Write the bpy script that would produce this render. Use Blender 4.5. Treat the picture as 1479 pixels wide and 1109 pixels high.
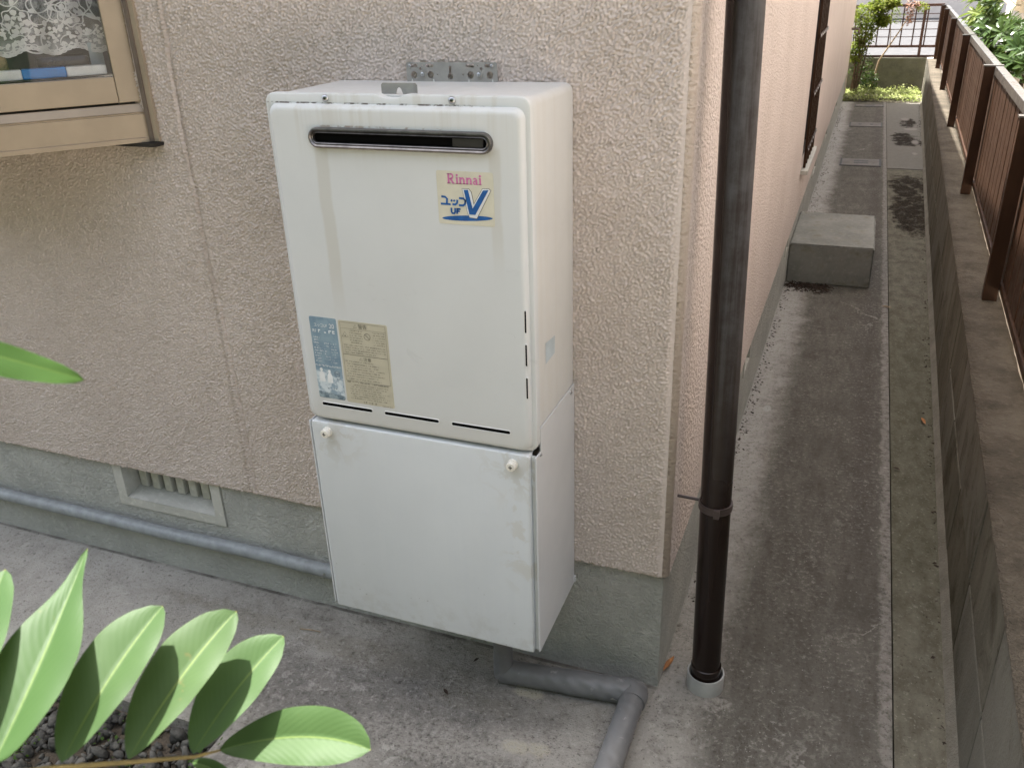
import bpy, bmesh, math, random
import numpy as np
from mathutils import Vector, Matrix, Quaternion
from math import sin, cos, pi, radians as rad
random.seed(7)
for o in list(bpy.data.objects): bpy.data.objects.remove(o)
S = bpy.context.scene
COL = S.collection

# ------------------------------------------------------------------ camera, sky, sun, exposure
cd = bpy.data.cameras.new('camera'); cam = bpy.data.objects.new('camera', cd); COL.objects.link(cam)
cam.location = (0.2568, -1.4602, 1.4525); cam.rotation_euler = (1.1320, 0.0305, 0.3713)
cd.sensor_width = 36; cd.sensor_fit = 'HORIZONTAL'; cd.lens = 36 * 1245.0 / 1479
cd.clip_start = .02; cd.clip_end = 400
cd.dof.use_dof = True; cd.dof.focus_distance = 1.75; cd.dof.aperture_fstop = 18
S.camera = cam
SUN = Vector((-.27, .20, 1.0)).normalized()          # towards the sun
W = bpy.data.worlds.new('World'); S.world = W; W.use_nodes = True
wn = W.node_tree; wn.nodes.clear()
sky = wn.nodes.new('ShaderNodeTexSky'); sky.sky_type = 'NISHITA'; sky.sun_disc = False
sky.sun_elevation = math.asin(SUN.z); sky.sun_rotation = math.atan2(SUN.x, SUN.y)
sky.air_density = 1.0; sky.dust_density = 4.0; sky.ozone_density = 1.0
hs = wn.nodes.new('ShaderNodeHueSaturation'); hs.inputs['Saturation'].default_value = .50
bg = wn.nodes.new('ShaderNodeBackground'); bg.inputs['Strength'].default_value = .10
wo = wn.nodes.new('ShaderNodeOutputWorld')
wn.links.new(sky.outputs[0], hs.inputs['Color']); wn.links.new(hs.outputs[0], bg.inputs['Color']); wn.links.new(bg.outputs[0], wo.inputs[0])
sl = bpy.data.lights.new('sun', 'SUN'); sl.energy = 4.0; sl.angle = rad(.55); sl.color = (1, .965, .91)
so = bpy.data.objects.new('sun', sl); COL.objects.link(so)
so.rotation_euler = (-SUN).to_track_quat('-Z', 'Y').to_euler(); so.location = (-6, 4, 9)
S.view_settings.view_transform = 'Standard'; S.view_settings.look = 'None'
S.view_settings.gamma = 1; S.view_settings.use_curve_mapping = False
S.view_settings.exposure = 2.45
S.render.engine = 'CYCLES'

# ------------------------------------------------------------------ material helpers
class M:
    def __init__(s, name, rough=.8, spec=.5, metal=0.0):
        s.m = bpy.data.materials.new(name); s.m.use_nodes = True
        s.t = s.m.node_tree; s.b = s.t.nodes['Principled BSDF']
        s.b.inputs['Roughness'].default_value = rough
        s.b.inputs['Specular IOR Level'].default_value = spec
        s.b.inputs['Metallic'].default_value = metal
        s._pos = None
    def set(s, k, v):
        i = s.b.inputs[k]
        if isinstance(v, bpy.types.NodeSocket): s.t.links.new(v, i)
        else: i.default_value = (*v, 1) if isinstance(v, (tuple, list)) and len(v) == 3 and i.type == 'RGBA' else v
        return s
    def n(s, typ, props=None, ins=None, out=0):
        x = s.t.nodes.new('ShaderNode' + typ)
        for k, v in (props or {}).items(): setattr(x, k, v)
        for k, v in (ins or {}).items():
            if isinstance(v, bpy.types.NodeSocket): s.t.links.new(v, x.inputs[k])
            else: x.inputs[k].default_value = (*v, 1) if isinstance(v, tuple) and len(v) == 3 and x.inputs[k].type == 'RGBA' else v
        return x.outputs[out]
    def pos(s):
        if s._pos is None: s._pos = s.n('TexCoord', out=3)      # object coordinates
        return s._pos
    def xyz(s, v=None):
        x = s.t.nodes.new('ShaderNodeSeparateXYZ'); s.t.links.new(v or s.pos(), x.inputs[0]); return x.outputs
    def scale(s, v, vec): return s.n('VectorMath', {'operation': 'MULTIPLY'}, {0: v, 1: vec})
    def noise(s, sc, det=3, ro=.5, dist=0, vec=None, out=0, typ=None):
        p = {'noise_type': typ} if typ else {}
        return s.n('TexNoise', p, {'Vector': vec or s.pos(), 'Scale': sc, 'Detail': det, 'Roughness': ro, 'Distortion': dist}, out)
    def vor(s, sc, vec=None, feat='F1', rnd=1, out=0):
        return s.n('TexVoronoi', {'feature': feat}, {'Vector': vec or s.pos(), 'Scale': sc, 'Randomness': rnd}, out)
    def ma(s, op, a, b=0.0, clamp=False): return s.n('Math', {'operation': op, 'use_clamp': clamp}, {0: a, 1: b})
    def mp(s, v, a, b, lo=0., hi=1., smooth=True):
        return s.n('MapRange', {'interpolation_type': 'SMOOTHSTEP' if smooth else 'LINEAR'}, {'Value': v, 'From Min': a, 'From Max': b, 'To Min': lo, 'To Max': hi})
    def mix(s, f, a, b, mode='MIX'):
        return s.n('Mix', {'data_type': 'RGBA', 'blend_type': mode}, {0: f, 6: a, 7: b}, 2)
    def band(s, v, a, b, w):                                      # 1 inside [a,b], soft edge w
        return s.ma('MULTIPLY', s.mp(v, a - w, a + w), s.mp(v, b - w, b + w, 1., 0.))
    def bump(s, h, dist, strength=1., normal=None):
        ins = {'Height': h, 'Distance': dist, 'Strength': strength}
        if normal: ins['Normal'] = normal
        return s.n('Bump', None, ins)
    def blobs(s, spots, wob=.02, wsc=30):                         # union of soft world-space spots (x, y, rx, ry)
        x = s.xyz(s.n('VectorMath', {'operation': 'ADD'}, {0: s.pos(), 1: s.scale(s.n('VectorMath', {'operation': 'SUBTRACT'}, {0: s.noise(wsc, 4, .6, out=1), 1: (.5, .5, .5)}), (wob, wob, wob))}))
        r = None
        for (a, b, rx, ry) in spots:
            d = s.ma('ADD', s.ma('POWER', s.ma('DIVIDE', s.ma('SUBTRACT', x[0], a), rx), 2.), s.ma('POWER', s.ma('DIVIDE', s.ma('SUBTRACT', x[1], b), ry), 2.))
            k = s.mp(d, .3, 1.2, 1., 0.)
            r = k if r is None else s.ma('MAXIMUM', r, k)
        return r

def plain(name, col, rough=.6, spec=.5, metal=0., var=.12, sc=20, bump=0., bsc=120):
    k = M(name, rough, spec, metal)
    n = k.mp(k.noise(sc, 4, .6), .3, .7)
    k.set('Base Color', k.mix(n, tuple(c * (1 - var) for c in col), tuple(min(1, c * (1 + var)) for c in col)))
    if bump: k.set('Normal', k.bump(k.noise(bsc, 3, .6), bump))
    return k.m

MAT = {}
# stucco -------------------------------------------------------------
def stucco(relief):
    k = M('pink_beige_stucco', .82, .2)
    p = k.pos()
    warp = k.scale(k.n('VectorMath', {'operation': 'SUBTRACT'}, {0: k.noise(55, 2, .5, out=1), 1: (.5, .5, .5)}), (.012, .012, .012))
    q = k.scale(k.n('VectorMath', {'operation': 'ADD'}, {0: p, 1: warp}), (.85, .85, 1.25))
    a = k.noise(128, 1.2, .45, .15, vec=q)
    v = k.vor(105, vec=q, feat='SMOOTH_F1')
    fine = k.noise(400, 2, .6)
    big = k.noise(9, 2, .5)
    h = k.ma('ADD', k.ma('MULTIPLY', a, .9), k.ma('MULTIPLY', v, -.42))
    h = k.ma('ADD', h, k.ma('MULTIPLY', fine, .16))
    X = k.xyz()
    arris = k.ma('MULTIPLY', k.mp(X[0], -.004, -.014, .45, 1.), 1.)
    arris = k.ma('MAXIMUM', arris, k.mp(X[1], .010, .022, .45, 1.))
    h = k.ma('MULTIPLY', h, arris)
    # the vertical seam of the render left of the heater
    sx = k.ma('ADD', X[0], k.ma('MULTIPLY', k.ma('SUBTRACT', k.noise(6, 3, .6, vec=k.scale(p, (0, 0, 1))), .5), .03))
    seam = k.ma('MULTIPLY', k.band(sx, -1.052, -1.042, .006), k.mp(X[1], .02, .03, 1., 0.))
    h2 = k.ma('ADD', h, k.ma('MULTIPLY', seam, .9))
    nb = k.bump(k.noise(700, 2, .6), .0006, .6) if relief else k.bump(h2, .0075, 1.)
    k.set('Normal', nb if relief else k.bump(big, .01, .4, nb))
    base = k.mix(k.mp(k.noise(3.2, 4, .6), .3, .7), (.66, .568, .518), (.715, .622, .573))
    base = k.mix(k.ma('MULTIPLY', k.mp(a, .36, .48, 1., 0.), .12), base, (.40, .31, .25))      # darker brown in the hollows of the texture
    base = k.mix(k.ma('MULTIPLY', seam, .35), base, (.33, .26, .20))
    k.set('Base Color', base)
    return k.m
MAT['stucco'] = stucco(False); MAT['stucco_relief'] = stucco(True)
def cement(name, c1, c2, bsc=150, bd=.004, stain=None):
    k = M(name, .88, .25)
    n1 = k.noise(7, 5, .62); n2 = k.noise(60, 4, .6)
    c = k.mix(k.mp(n1, .3, .7), c1, c2)
    c = k.mix(k.ma('MULTIPLY', k.mp(n2, .5, .72), .35), c, tuple(min(1, x * 1.35) for x in c2))
    if stain: c = k.mix(k.ma('MULTIPLY', k.mp(k.noise(14, 5, .65), .52, .7), .6), c, stain)
    k.set('Base Color', c)
    h = k.ma('ADD', k.noise(bsc, 3, .55, .6), k.ma('MULTIPLY', k.noise(bsc * 3.5, 2, .5), .35))
    k.set('Normal', k.bump(h, bd))
    return k.m
MAT['foundation'] = cement('grey_green_render', (.46, .462, .425), (.56, .56, .515), 130, .012)
MAT['vent_cement'] = cement('cast_cement', (.46, .455, .41), (.56, .55, .50), 260, .0015)
MAT['step'] = cement('step_concrete', (.20, .20, .18), (.29, .285, .255), 200, .0015, (.15, .135, .085))

MAT['lid'] = cement('cover_concrete', (.14, .128, .113), (.20, .186, .168), 120, .002, (.09, .08, .07))
# paving --------------------------------------------------------------
def slab():
    k = M('weathered_concrete', .92, .12)
    X = k.xyz(); p = k.pos()
    n1 = k.noise(3.0, 6, .62); n2 = k.noise(13, 6, .68, .4); n3 = k.noise(85, 5, .7); n4 = k.noise(330, 3, .6)
    st = k.noise(16, 6, .7, vec=k.scale(p, (1.6, .35, 1)))
    c = k.mix(k.mp(n1, .33, .68), (.215, .20, .172), (.335, .316, .278))
    c = k.mix(k.ma('MULTIPLY', k.mp(n2, .42, .68), .8), c, (.115, .102, .087))
    front = k.mp(X[1], -.02, .5, 1., 0.)
    # the pale front yard on the left and the algae-dark centre
    c = k.mix(k.ma('MULTIPLY', k.ma('MULTIPLY', k.mp(X[0], -1.0, -1.5), k.mp(X[1], .05, .3, 1., 0.)), .85), c, k.mix(k.mp(n2, .35, .65), (.30, .285, .255), (.46, .44, .40)))
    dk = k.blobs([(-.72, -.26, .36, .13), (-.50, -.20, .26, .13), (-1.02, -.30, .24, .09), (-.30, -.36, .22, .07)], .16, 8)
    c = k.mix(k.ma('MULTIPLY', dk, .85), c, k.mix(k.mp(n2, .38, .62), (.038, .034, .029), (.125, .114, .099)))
    gr = k.blobs([(-.62, -.11, .30, .045), (-.40, -.16, .12, .035), (-1.1, -.09, .3, .03)], .08, 12)
    c = k.mix(k.ma('MULTIPLY', gr, .5), c, (.165, .145, .105))
    # passage: brown-grey film
    pas = k.ma('MULTIPLY', k.mp(X[1], -1.2, -.5), k.mp(k.ma('ADD', X[0], k.ma('MULTIPLY', k.ma('SUBTRACT', k.noise(6, 4, .65), .5), .16)), .05, .15))
    c = k.mix(k.ma('MULTIPLY', pas, .88), c, k.mix(k.mp(st, .35, .66), (.088, .080, .066), (.128, .117, .098)))
    edge_dark = k.ma('MULTIPLY', k.band(X[0], .36, .435, .035), k.mp(X[1], .2, .9))
    c = k.mix(k.ma('MULTIPLY', edge_dark, .5), c, (.080, .070, .060))
    # lime bloom along the house and along the joint
    wob = k.ma('MULTIPLY', k.ma('SUBTRACT', k.noise(5, 5, .7), .5), .26)
    b1 = k.mp(k.ma('ADD', X[0], wob), .03, .15, 1., 0.)
    b1 = k.ma('MULTIPLY', b1, k.mp(k.noise(38, 5, .75), .30, .50))
    b1 = k.ma('MULTIPLY', b1, k.mp(X[1], .1, 1.2, .35, 1.))
    c = k.mix(k.ma('MULTIPLY', b1, .8), c, (.44, .42, .39))
    jw = k.ma('MULTIPLY', k.ma('SUBTRACT', k.noise(11, 5, .75), .5), .06)
    b2 = k.mp(k.ma('ADD', X[0], jw), .445, .458)
    b2 = k.ma('MULTIPLY', b2, k.mp(k.noise(45, 4, .7), .30, .58))
    c = k.mix(k.ma('MULTIPLY', b2, .6), c, (.33, .305, .275))
    # pale scuffs, mortar drips, two ochre spots
    sp = k.blobs([(-.253, -.252, .035, .02), (-.205, -.243, .028, .02), (-.28, -.10, .04, .02)], .02, 60)
    c = k.mix(k.ma('MULTIPLY', sp, .8), c, (.46, .42, .33))
    ha = k.blobs([(-.23, -.25, .11, .06), (-.43, -.30, .2, .06), (.09, .01, .075, .035), (-.02, .12, .06, .2), (-.12, -.19, .10, .03)], .06, 22)
    c = k.mix(k.ma('MULTIPLY', k.ma('MULTIPLY', ha, k.mp(n3, .35, .6)), .6), c, (.36, .335, .30))
    wp = k.blobs([(.063, 1.495, .016, .03)], .01, 80); c = k.mix(wp, c, (.42, .41, .39))
    c = k.mix(k.ma('MULTIPLY', k.mp(n3, .53, .66), k.mp(pas, 0., 1., .6, k.mp(k.noise(6, 4, .6), .35, .65, .12, .5))), c, (.40, .375, .345))
    c = k.mix(k.ma('MULTIPLY', k.mp(n3, .32, .45, 1., 0.), .62), c, (.055, .048, .042))
    li = k.ma('MULTIPLY', k.mp(k.noise(34, 6, .8, .6), .52, .60), k.mp(k.noise(5, 3, .6), .45, .62))
    c = k.mix(k.ma('MULTIPLY', li, k.mp(pas, 0., 1., .6, .18)), c, (.46, .435, .395))
    ds = k.ma('MULTIPLY', k.mp(k.vor(130), .16, .24, 1., 0.), k.mp(k.noise(7, 3, .6), .42, .6))
    c = k.mix(k.ma('MULTIPLY', ds, .55), c, (.05, .044, .036))
    wsp = k.mp(k.vor(90), .10, .16, 1., 0.); wsp = k.ma('MULTIPLY', wsp, k.mp(k.noise(25, 2, .5), .55, .65))
    c = k.mix(k.ma('MULTIPLY', wsp, .7), c, (.45, .43, .40))
    # hairline cracks
    cr = k.vor(1.7, vec=k.n('VectorMath', {'operation': 'ADD'}, {0: p, 1: k.scale(k.noise(5, 5, .7, out=1), (.25, .25, 0))}), feat='DISTANCE_TO_EDGE')
    cm = k.ma('MULTIPLY', k.mp(cr, .002, .006, 1., 0.), k.mp(k.noise(2.2, 2, .5), .5, .62))
    c = k.mix(k.ma('MULTIPLY', cm, .6), c, (.34, .32, .29))
    gap = k.ma('MAXIMUM', k.ma('MULTIPLY', k.band(k.ma('ADD', X[1], k.ma('MULTIPLY', k.noise(40, 3), .004)), .004, .0135, .002), k.mp(X[0], -.005, -.012)), 0.)
    c = k.mix(k.ma('MULTIPLY', gap, k.mp(k.noise(9, 3), .4, .6, .15, .6)), c, (.03, .026, .02))
    k.set('Base Color', c)
    k.set('Normal', k.bump(k.ma('ADD', k.ma('MULTIPLY', n4, .5), k.ma('ADD', n3, k.ma('MULTIPLY', n2, .7))), .005))
    return k.m
MAT['slab'] = slab()
def strip():
    k = M('mossy_channel_concrete', .95, .06)
    X = k.xyz(); p = k.pos()
    st = k.noise(22, 6, .7, vec=k.scale(p, (1, .5, 1))); n3 = k.noise(110, 4, .7)
    c = k.mix(k.mp(st, .32, .68), (.105, .096, .072), (.18, .167, .13))
    c = k.mix(k.ma('MULTIPLY', k.band(X[1], .4, 2.6, .5), .35), c, (.07, .072, .042))
    c = k.mix(k.ma('MULTIPLY', k.mp(n3, .58, .7), .6), c, (.30, .285, .24))
    c = k.mix(k.ma('MULTIPLY', k.mp(n3, .30, .42, 1., 0.), .6), c, (.04, .036, .026))
    slb = k.ma('MULTIPLY', k.mp(X[1], 6.03, 6.07), 1.)
    c = k.mix(k.ma('MULTIPLY', slb, .75), c, (.20, .19, .17))
    pud = k.blobs([(.63, 4.7, .16, .75), (.62, 5.45, .16, .45), (.66, 7.35, .14, .28), (.62, 7.62, .12, .3), (.68, 8.5, .09, .4)], .24, 11)
    pn = k.ma('SUBTRACT', k.noise(15, 6, .75, .6, vec=k.scale(p, (1, .6, 1))), .5)
    pud = k.mp(k.ma('ADD', pud, k.ma('MULTIPLY', pn, 3.2)), .30, 1.05)
    pud = k.ma('MULTIPLY', pud, k.band(X[1], 3.9, 8.95, .05))
    pud = k.ma('MULTIPLY', pud, k.ma('MAXIMUM', k.mp(X[1], 6.06, 6.03), k.mp(X[1], 7.09, 7.10)))
    c = k.mix(k.ma('MULTIPLY', pud, .93), c, k.mix(k.mp(n3, .45, .62), (.007, .0045, .003), (.05, .038, .026)))
    pl = k.blobs([(.72, 7.35, .035, .12), (.70, 8.10, .07, .09), (.66, 8.75, .05, .12), (.70, 6.75, .02, .07)], .06, 20)
    c = k.mix(k.ma('MULTIPLY', pl, .85), c, (.27, .25, .225))
    k.set('Base Color', c)
    k.set('Normal', k.bump(k.ma('ADD', n3, k.ma('MULTIPLY', pud, -.6)), .004))
    return k.m
MAT['strip'] = strip()
def block():
    k = M('stained_block', .95, .08)
    p = k.pos()
    oi = k.n('ObjectInfo', out=5)
    w = k.n('VectorMath', {'operation': 'ADD'}, {0: p, 1: k.n('CombineXYZ', None, {0: k.ma('MULTIPLY', oi, 9.), 1: k.ma('MULTIPLY', oi, 17.), 2: oi})})
    st = k.noise(6, 5, .6, .3, vec=k.scale(w, (1, 1.5, .25)))
    n3 = k.noise(120, 4, .65, vec=w)
    c = k.mix(k.mp(st, .25, .75), (.105, .096, .072), (.170, .157, .125))
    c = k.mix(k.ma('MULTIPLY', oi, .45), c, (.23, .225, .20))
    c = k.mix(k.ma('MULTIPLY', k.mp(k.noise(7, 6, .75, .8, vec=k.scale(w, (1, .8, .8))), .48, .70), .65), c, (.042, .036, .020))
    c = k.mix(k.ma('MULTIPLY', k.mp(n3, .6, .72), .4), c, (.30, .28, .23))
    k.set('Base Color', c); k.set('Normal', k.bump(n3, .003))
    return k.m
MAT['block'] = block()
MAT['mortar'] = cement('old_mortar', (.16, .148, .118), (.23, .215, .18), 180, .004)
MAT['wall_top'] = cement('lichened_wall_top', (.058, .047, .033), (.135, .113, .084), 90, .010, (.035, .026, .016))
MAT['far_wall'] = cement('mossy_low_wall', (.085, .085, .062), (.14, .138, .105), 60, .004, (.09, .09, .05))
MAT['pale_road'] = cement('pale_road', (.062, .061, .063), (.085, .084, .086), 40, .003)
MAT['soil'] = cement('dry_soil', (.055, .045, .033), (.095, .078, .058), 40, .01)
MAT['neighbour_soil'] = cement('pale_earth', (.42, .37, .30), (.52, .465, .385), 40, .01)

# enamel ----------------------------------------------------------------
def enamel(name, base, kind):
    k = M(name, .38, .5)
    X = k.xyz(); p = k.pos()
    n = k.noise(6, 5, .6); c = k.mix(k.mp(n, .3, .7), tuple(v * .955 for v in base), base)
    streak = k.noise(9, 5, .6, vec=k.scale(p, (6, 6, .12)))
    if kind == 'front':
        rust = k.ma('MULTIPLY', k.band(X[2], .5492, .5525, .0012), k.ma('MULTIPLY', k.mp(k.noise(50, 4, .7), .46, .6), k.band(X[0], .10, .33, .03)))
        c = k.mix(k.ma('MULTIPLY', rust, .8), c, (.20, .085, .04))
        yel = k.mp(X[2], .35, .62); c = k.mix(k.ma('MULTIPLY', yel, .25), c, (.66, .64, .58))
        wob = k.ma('MULTIPLY', k.ma('SUBTRACT', k.noise(8, 4, .6, vec=k.scale(p, (0, 0, 1))), .5), .018)
        xw = k.ma('ADD', X[0], wob)
        s1 = k.ma('MULTIPLY', k.band(k.ma('ADD', xw, k.ma('MULTIPLY', X[2], .0)), .094, .118, .003), k.mp(X[2], .525, .515))
        s1 = k.ma('MULTIPLY', s1, k.mp(X[2], .20, .33))
        s2 = k.ma('MULTIPLY', k.band(xw, .405, .424, .003), k.ma('MULTIPLY', k.mp(X[2], .53, .52), k.mp(X[2], .30, .42)))
        c = k.mix(k.ma('MULTIPLY', k.ma('MAXIMUM', s1, k.ma('MULTIPLY', s2, .9)), .46), c, (.50, .475, .415))
        c = k.mix(k.ma('MULTIPLY', k.ma('MULTIPLY', k.mp(streak, .48, .66), k.mp(X[2], .46, .60)), .32), c, (.47, .43, .35))
        c = k.mix(k.ma('MULTIPLY', k.mp(X[2], .07, .01), .3), c, (.55, .52, .46))
        gr = k.ma('MULTIPLY', k.mp(X[2], .5836, .5842), k.mp(k.noise(60, 4, .7), .46, .56))
        gr = k.ma('MULTIPLY', gr, k.mp(X[1], -.2195, -.2185, 1., 1.))
        gr = k.ma('MULTIPLY', gr, k.ma('MULTIPLY', k.mp(X[2], .5868, .5858), k.mp(X[0], .44, .34)))
        c = k.mix(k.ma('MULTIPLY', gr, .9), c, (.12, .10, .085))
        sm = k.ma('MULTIPLY', k.mp(k.noise(28, 5, .75, 1.2), .60, .70), k.band(X[2], .10, .34, .08)); c = k.mix(k.ma('MULTIPLY', sm, .12), c, (.35, .35, .35))
    elif kind == 'side':
        c = k.mix(k.ma('MULTIPLY', k.mp(streak, .42, .62), .28), c, (.60, .58, .54))
    elif kind == 'cover':
        c = k.mix(k.ma('MULTIPLY', k.mp(streak, .42, .64), .22), c, (.58, .61, .635))
        d = k.ma('MINIMUM', k.n('VectorMath', {'operation': 'DISTANCE'}, {0: k.scale(p, (1, 0, 1)), 1: (.052, 0, .418)}, 1), k.n('VectorMath', {'operation': 'DISTANCE'}, {0: k.scale(p, (1, 0, 1)), 1: (.436, 0, .408)}, 1))
        rub = k.ma('MULTIPLY', k.mp(k.noise(26, 4, .65, .8), .46, .56), k.mp(d, .10, .02))
        halo = k.mp(k.ma('ADD', d, k.ma('MULTIPLY', k.noise(60, 3, .6), .012)), .024, .014)
        c = k.mix(k.ma('MULTIPLY', k.ma('MAXIMUM', rub, halo), .45), c, (.47, .45, .40))
        r2 = k.ma('MULTIPLY', k.mp(k.noise(17, 4, .6, .5), .56, .62), k.ma('MULTIPLY', k.mp(X[0], .38, .44), k.band(X[2], .15, .36, .05)))
        c = k.mix(k.ma('MULTIPLY', r2, .4), c, (.50, .47, .40))
        low = k.ma('MULTIPLY', k.mp(X[2], .10, .0), k.mp(k.noise(22, 5, .7), .45, .65)); c = k.mix(k.ma('MULTIPLY', low, .45), c, (.48, .48, .46))
        dots = k.ma('MULTIPLY', k.mp(k.vor(70), .09, .13, 1., 0.), k.ma('MULTIPLY', k.mp(k.noise(30, 2), .55, .62), k.mp(X[2], .16, .05))); c = k.mix(k.ma('MULTIPLY', dots, .6), c, (.25, .25, .23))
    k.set('Base Color', c)
    k.set('Roughness', k.mp(k.noise(14, 4, .6), .3, .7, .32, .5))
    k.set('Normal', k.bump(k.noise(2.6, 2, .5), .006, .4))
    return k.m
MAT['enamel_front'] = enamel('cream_enamel', (.635, .652, .66), 'front')
MAT['enamel_side'] = enamel('white_enamel', (.66, .66, .645), 'side')
MAT['enamel_cover'] = enamel('cool_white_enamel', (.63, .655, .67), 'cover')
MAT['enamel_plain'] = enamel('cool_white_panel', (.645, .655, .67), 'plain')
MAT['black'] = plain('deep_black', (.003, .003, .003), .8, .05)
MAT['dark_metal'] = plain('dark_grey_metal', (.05, .048, .045), .5, .4, .5)
MAT['steel'] = plain('brushed_steel', (.17, .16, .155), .3, .5, .9, .25, 60)
MAT['zinc'] = plain('zinc_plate', (.36, .35, .33), .5, .5, .3, .12, 40)
MAT['screw'] = plain('screw_metal', (.45, .46, .48), .32, .5, 1., .1)
MAT['knob'] = plain('cream_plastic', (.74, .71, .64), .5)
MAT['galv'] = plain('galvanised_conduit', (.27, .29, .30), .5, .4, .1, .15, 40, .0003, 80)
MAT['pvc'] = plain('white_pvc', (.38, .38, .365), .45, .5, 0, .2, 14)
def tape():
    k = M('grey_pipe_tape', .42, .5)
    p = k.pos()
    n = k.noise(9, 4, .6); w = k.n('TexWave', {'wave_type': 'BANDS', 'bands_direction': 'DIAGONAL'}, {'Vector': p, 'Scale': 14., 'Distortion': 2.2, 'Detail': 2., 'Detail Scale': 2.}, 1)
    c = k.mix(k.mp(n, .3, .7), (.13, .131, .136), (.185, .186, .19))
    c = k.mix(k.ma('MULTIPLY', k.mp(k.noise(40, 4, .7), .62, .7), .5), c, (.42, .41, .40))
    c = k.mix(k.ma('MULTIPLY', k.mp(k.xyz()[1], -.05, -.2), .55), c, (.24, .235, .225))
    k.set('Base Color', c); k.set('Normal', k.bump(k.ma('ADD', w, k.ma('MULTIPLY', k.noise(30, 3), .8)), .0013))
    return k.m
MAT['tape'] = tape()
def downpipe_mat():
    k = M('brown_pvc', .28, .35)
    X = k.xyz(); p = k.pos()
    st = k.noise(30, 5, .7, vec=k.scale(p, (3, 3, .10))); n = k.noise(28, 5, .7)
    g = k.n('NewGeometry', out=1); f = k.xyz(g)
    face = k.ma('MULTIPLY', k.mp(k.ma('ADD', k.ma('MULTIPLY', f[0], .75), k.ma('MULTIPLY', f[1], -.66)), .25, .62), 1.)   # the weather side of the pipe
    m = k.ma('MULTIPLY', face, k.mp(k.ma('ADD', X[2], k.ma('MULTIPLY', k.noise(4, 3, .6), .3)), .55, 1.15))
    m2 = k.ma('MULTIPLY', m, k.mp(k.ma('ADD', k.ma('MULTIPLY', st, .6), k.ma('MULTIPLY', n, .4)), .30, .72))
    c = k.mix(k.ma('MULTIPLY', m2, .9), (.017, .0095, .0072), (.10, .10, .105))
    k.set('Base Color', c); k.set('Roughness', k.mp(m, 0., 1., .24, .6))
    return k.m
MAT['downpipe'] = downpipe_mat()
MAT['clamp'] = plain('brown_clamp', (.085, .065, .062), .4, .5, .3)
MAT['bronze'] = plain('bronze_aluminium', (.36, .285, .205), .42, .5, .25, .08, 8)
MAT['bronze_light'] = plain('bronze_aluminium_light', (.44, .36, .27), .42, .5, .25, .08, 8)
MAT['dark_seal_gap'] = plain('dark_seal_gap', (.02, .017, .014), .6)  # dark colour for seals, also painted as shade in gaps and slots
MAT['jamb'] = plain('jamb_brown', (.16, .125, .10), .55)
MAT['caulk'] = plain('old_caulk', (.36, .29, .25), .7)
def fence_mat(name, base, rg=.5, sp=.25, mt=.0):
    k = M(name, rg, sp, mt)
    n = k.noise(25, 4, .6, vec=k.scale(k.pos(), (1, 1, .2)))
    k.set('Base Color', k.mix(k.mp(n, .3, .7), tuple(c * .8 for c in base), tuple(c * 1.2 for c in base)))
    k.set('Roughness', k.mp(k.noise(18, 3, .6), .3, .7, rg - .07, rg + .08))
    return k.m
MAT['fence'] = fence_mat('brown_fence_metal', (.050, .026, .015), .5, .15)
MAT['fence_rail_glare'] = fence_mat('glare_rail_metal', (.11, .10, .09), .33, .55, .4)  # paler than the fence, sky glare put into the rail colour
MAT['railing'] = fence_mat('dark_red_brown_railing', (.065, .034, .026))
def glass():
    k = M('window_glass')
    t = k.t; t.nodes.remove(k.b)
    fr = k.n('Fresnel', None, {'IOR': 1.5}); f = k.ma('ADD', k.ma('MULTIPLY', fr, .9), .02)
    mx = t.nodes.new('ShaderNodeMixShader'); tr = t.nodes.new('ShaderNodeBsdfTransparent'); gl = t.nodes.new('ShaderNodeBsdfGlossy')
    gl.inputs['Roughness'].default_value = .02
    t.links.new(f, mx.inputs[0]); t.links.new(tr.outputs[0], mx.inputs[1]); t.links.new(gl.outputs[0], mx.inputs[2])
    t.links.new(mx.outputs[0], t.nodes['Material Output'].inputs[0])
    return k.m
MAT['glass'] = glass()
MAT['dark_glass'] = plain('dark_glass', (.02, .02, .02), .08, .6)
MAT['room'] = plain('dim_room', (.20, .185, .175), .9)
MAT['inner_sill'] = plain('inner_sill', (.45, .44, .42), .6)
MAT['lace'] = plain('white_lace_thread', (.78, .78, .78), .8, .2)
def net():
    k = M('lace_net')
    t = k.t
    hole = k.mp(k.vor(330), .25, .45)
    dens = k.mp(k.noise(26, 3, .6), .36, .62, .10, .75)
    low = k.mp(k.xyz()[2], 1.40, 1.345)
    f = k.ma('MAXIMUM', k.ma('MULTIPLY', dens, k.ma('ADD', .35, k.ma('MULTIPLY', hole, .5))), k.ma('MULTIPLY', low, .6))
    k.set('Base Color', (.74, .75, .76)); k.set('Alpha', f)
    return k.m
MAT['net'] = net()
MAT['paper_blue'] = plain('packet_blue', (.02, .22, .62), .35)
MAT['paper_white'] = plain('packet_white', (.75, .77, .78), .4)
MAT['pale_blue'] = plain('pale_blue_paper', (.47, .54, .58), .5)
MAT['wicker'] = plain('wicker', (.30, .24, .155), .8, .2, 0, .4, 60, .004, 90)
MAT['case_black'] = plain('case_black', (.012, .012, .014), .25)
MAT['st_paper'] = plain('sticker_cream', (.62, .59, .48), .45, .4, 0, .05, 30)
MAT['st_tan'] = plain('sticker_tan', (.50, .465, .36), .5, .4, 0, .05, 30)
MAT['st_pink'] = plain('print_pink', (.66, .19, .42), .5)
MAT['st_blue'] = plain('print_blue', (.015, .10, .32), .5, .4, 0, .2, 60)
MAT['st_white'] = plain('print_white', (.72, .74, .75), .5)
MAT['st_dark'] = plain('print_grey', (.16, .15, .125), .6)
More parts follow.
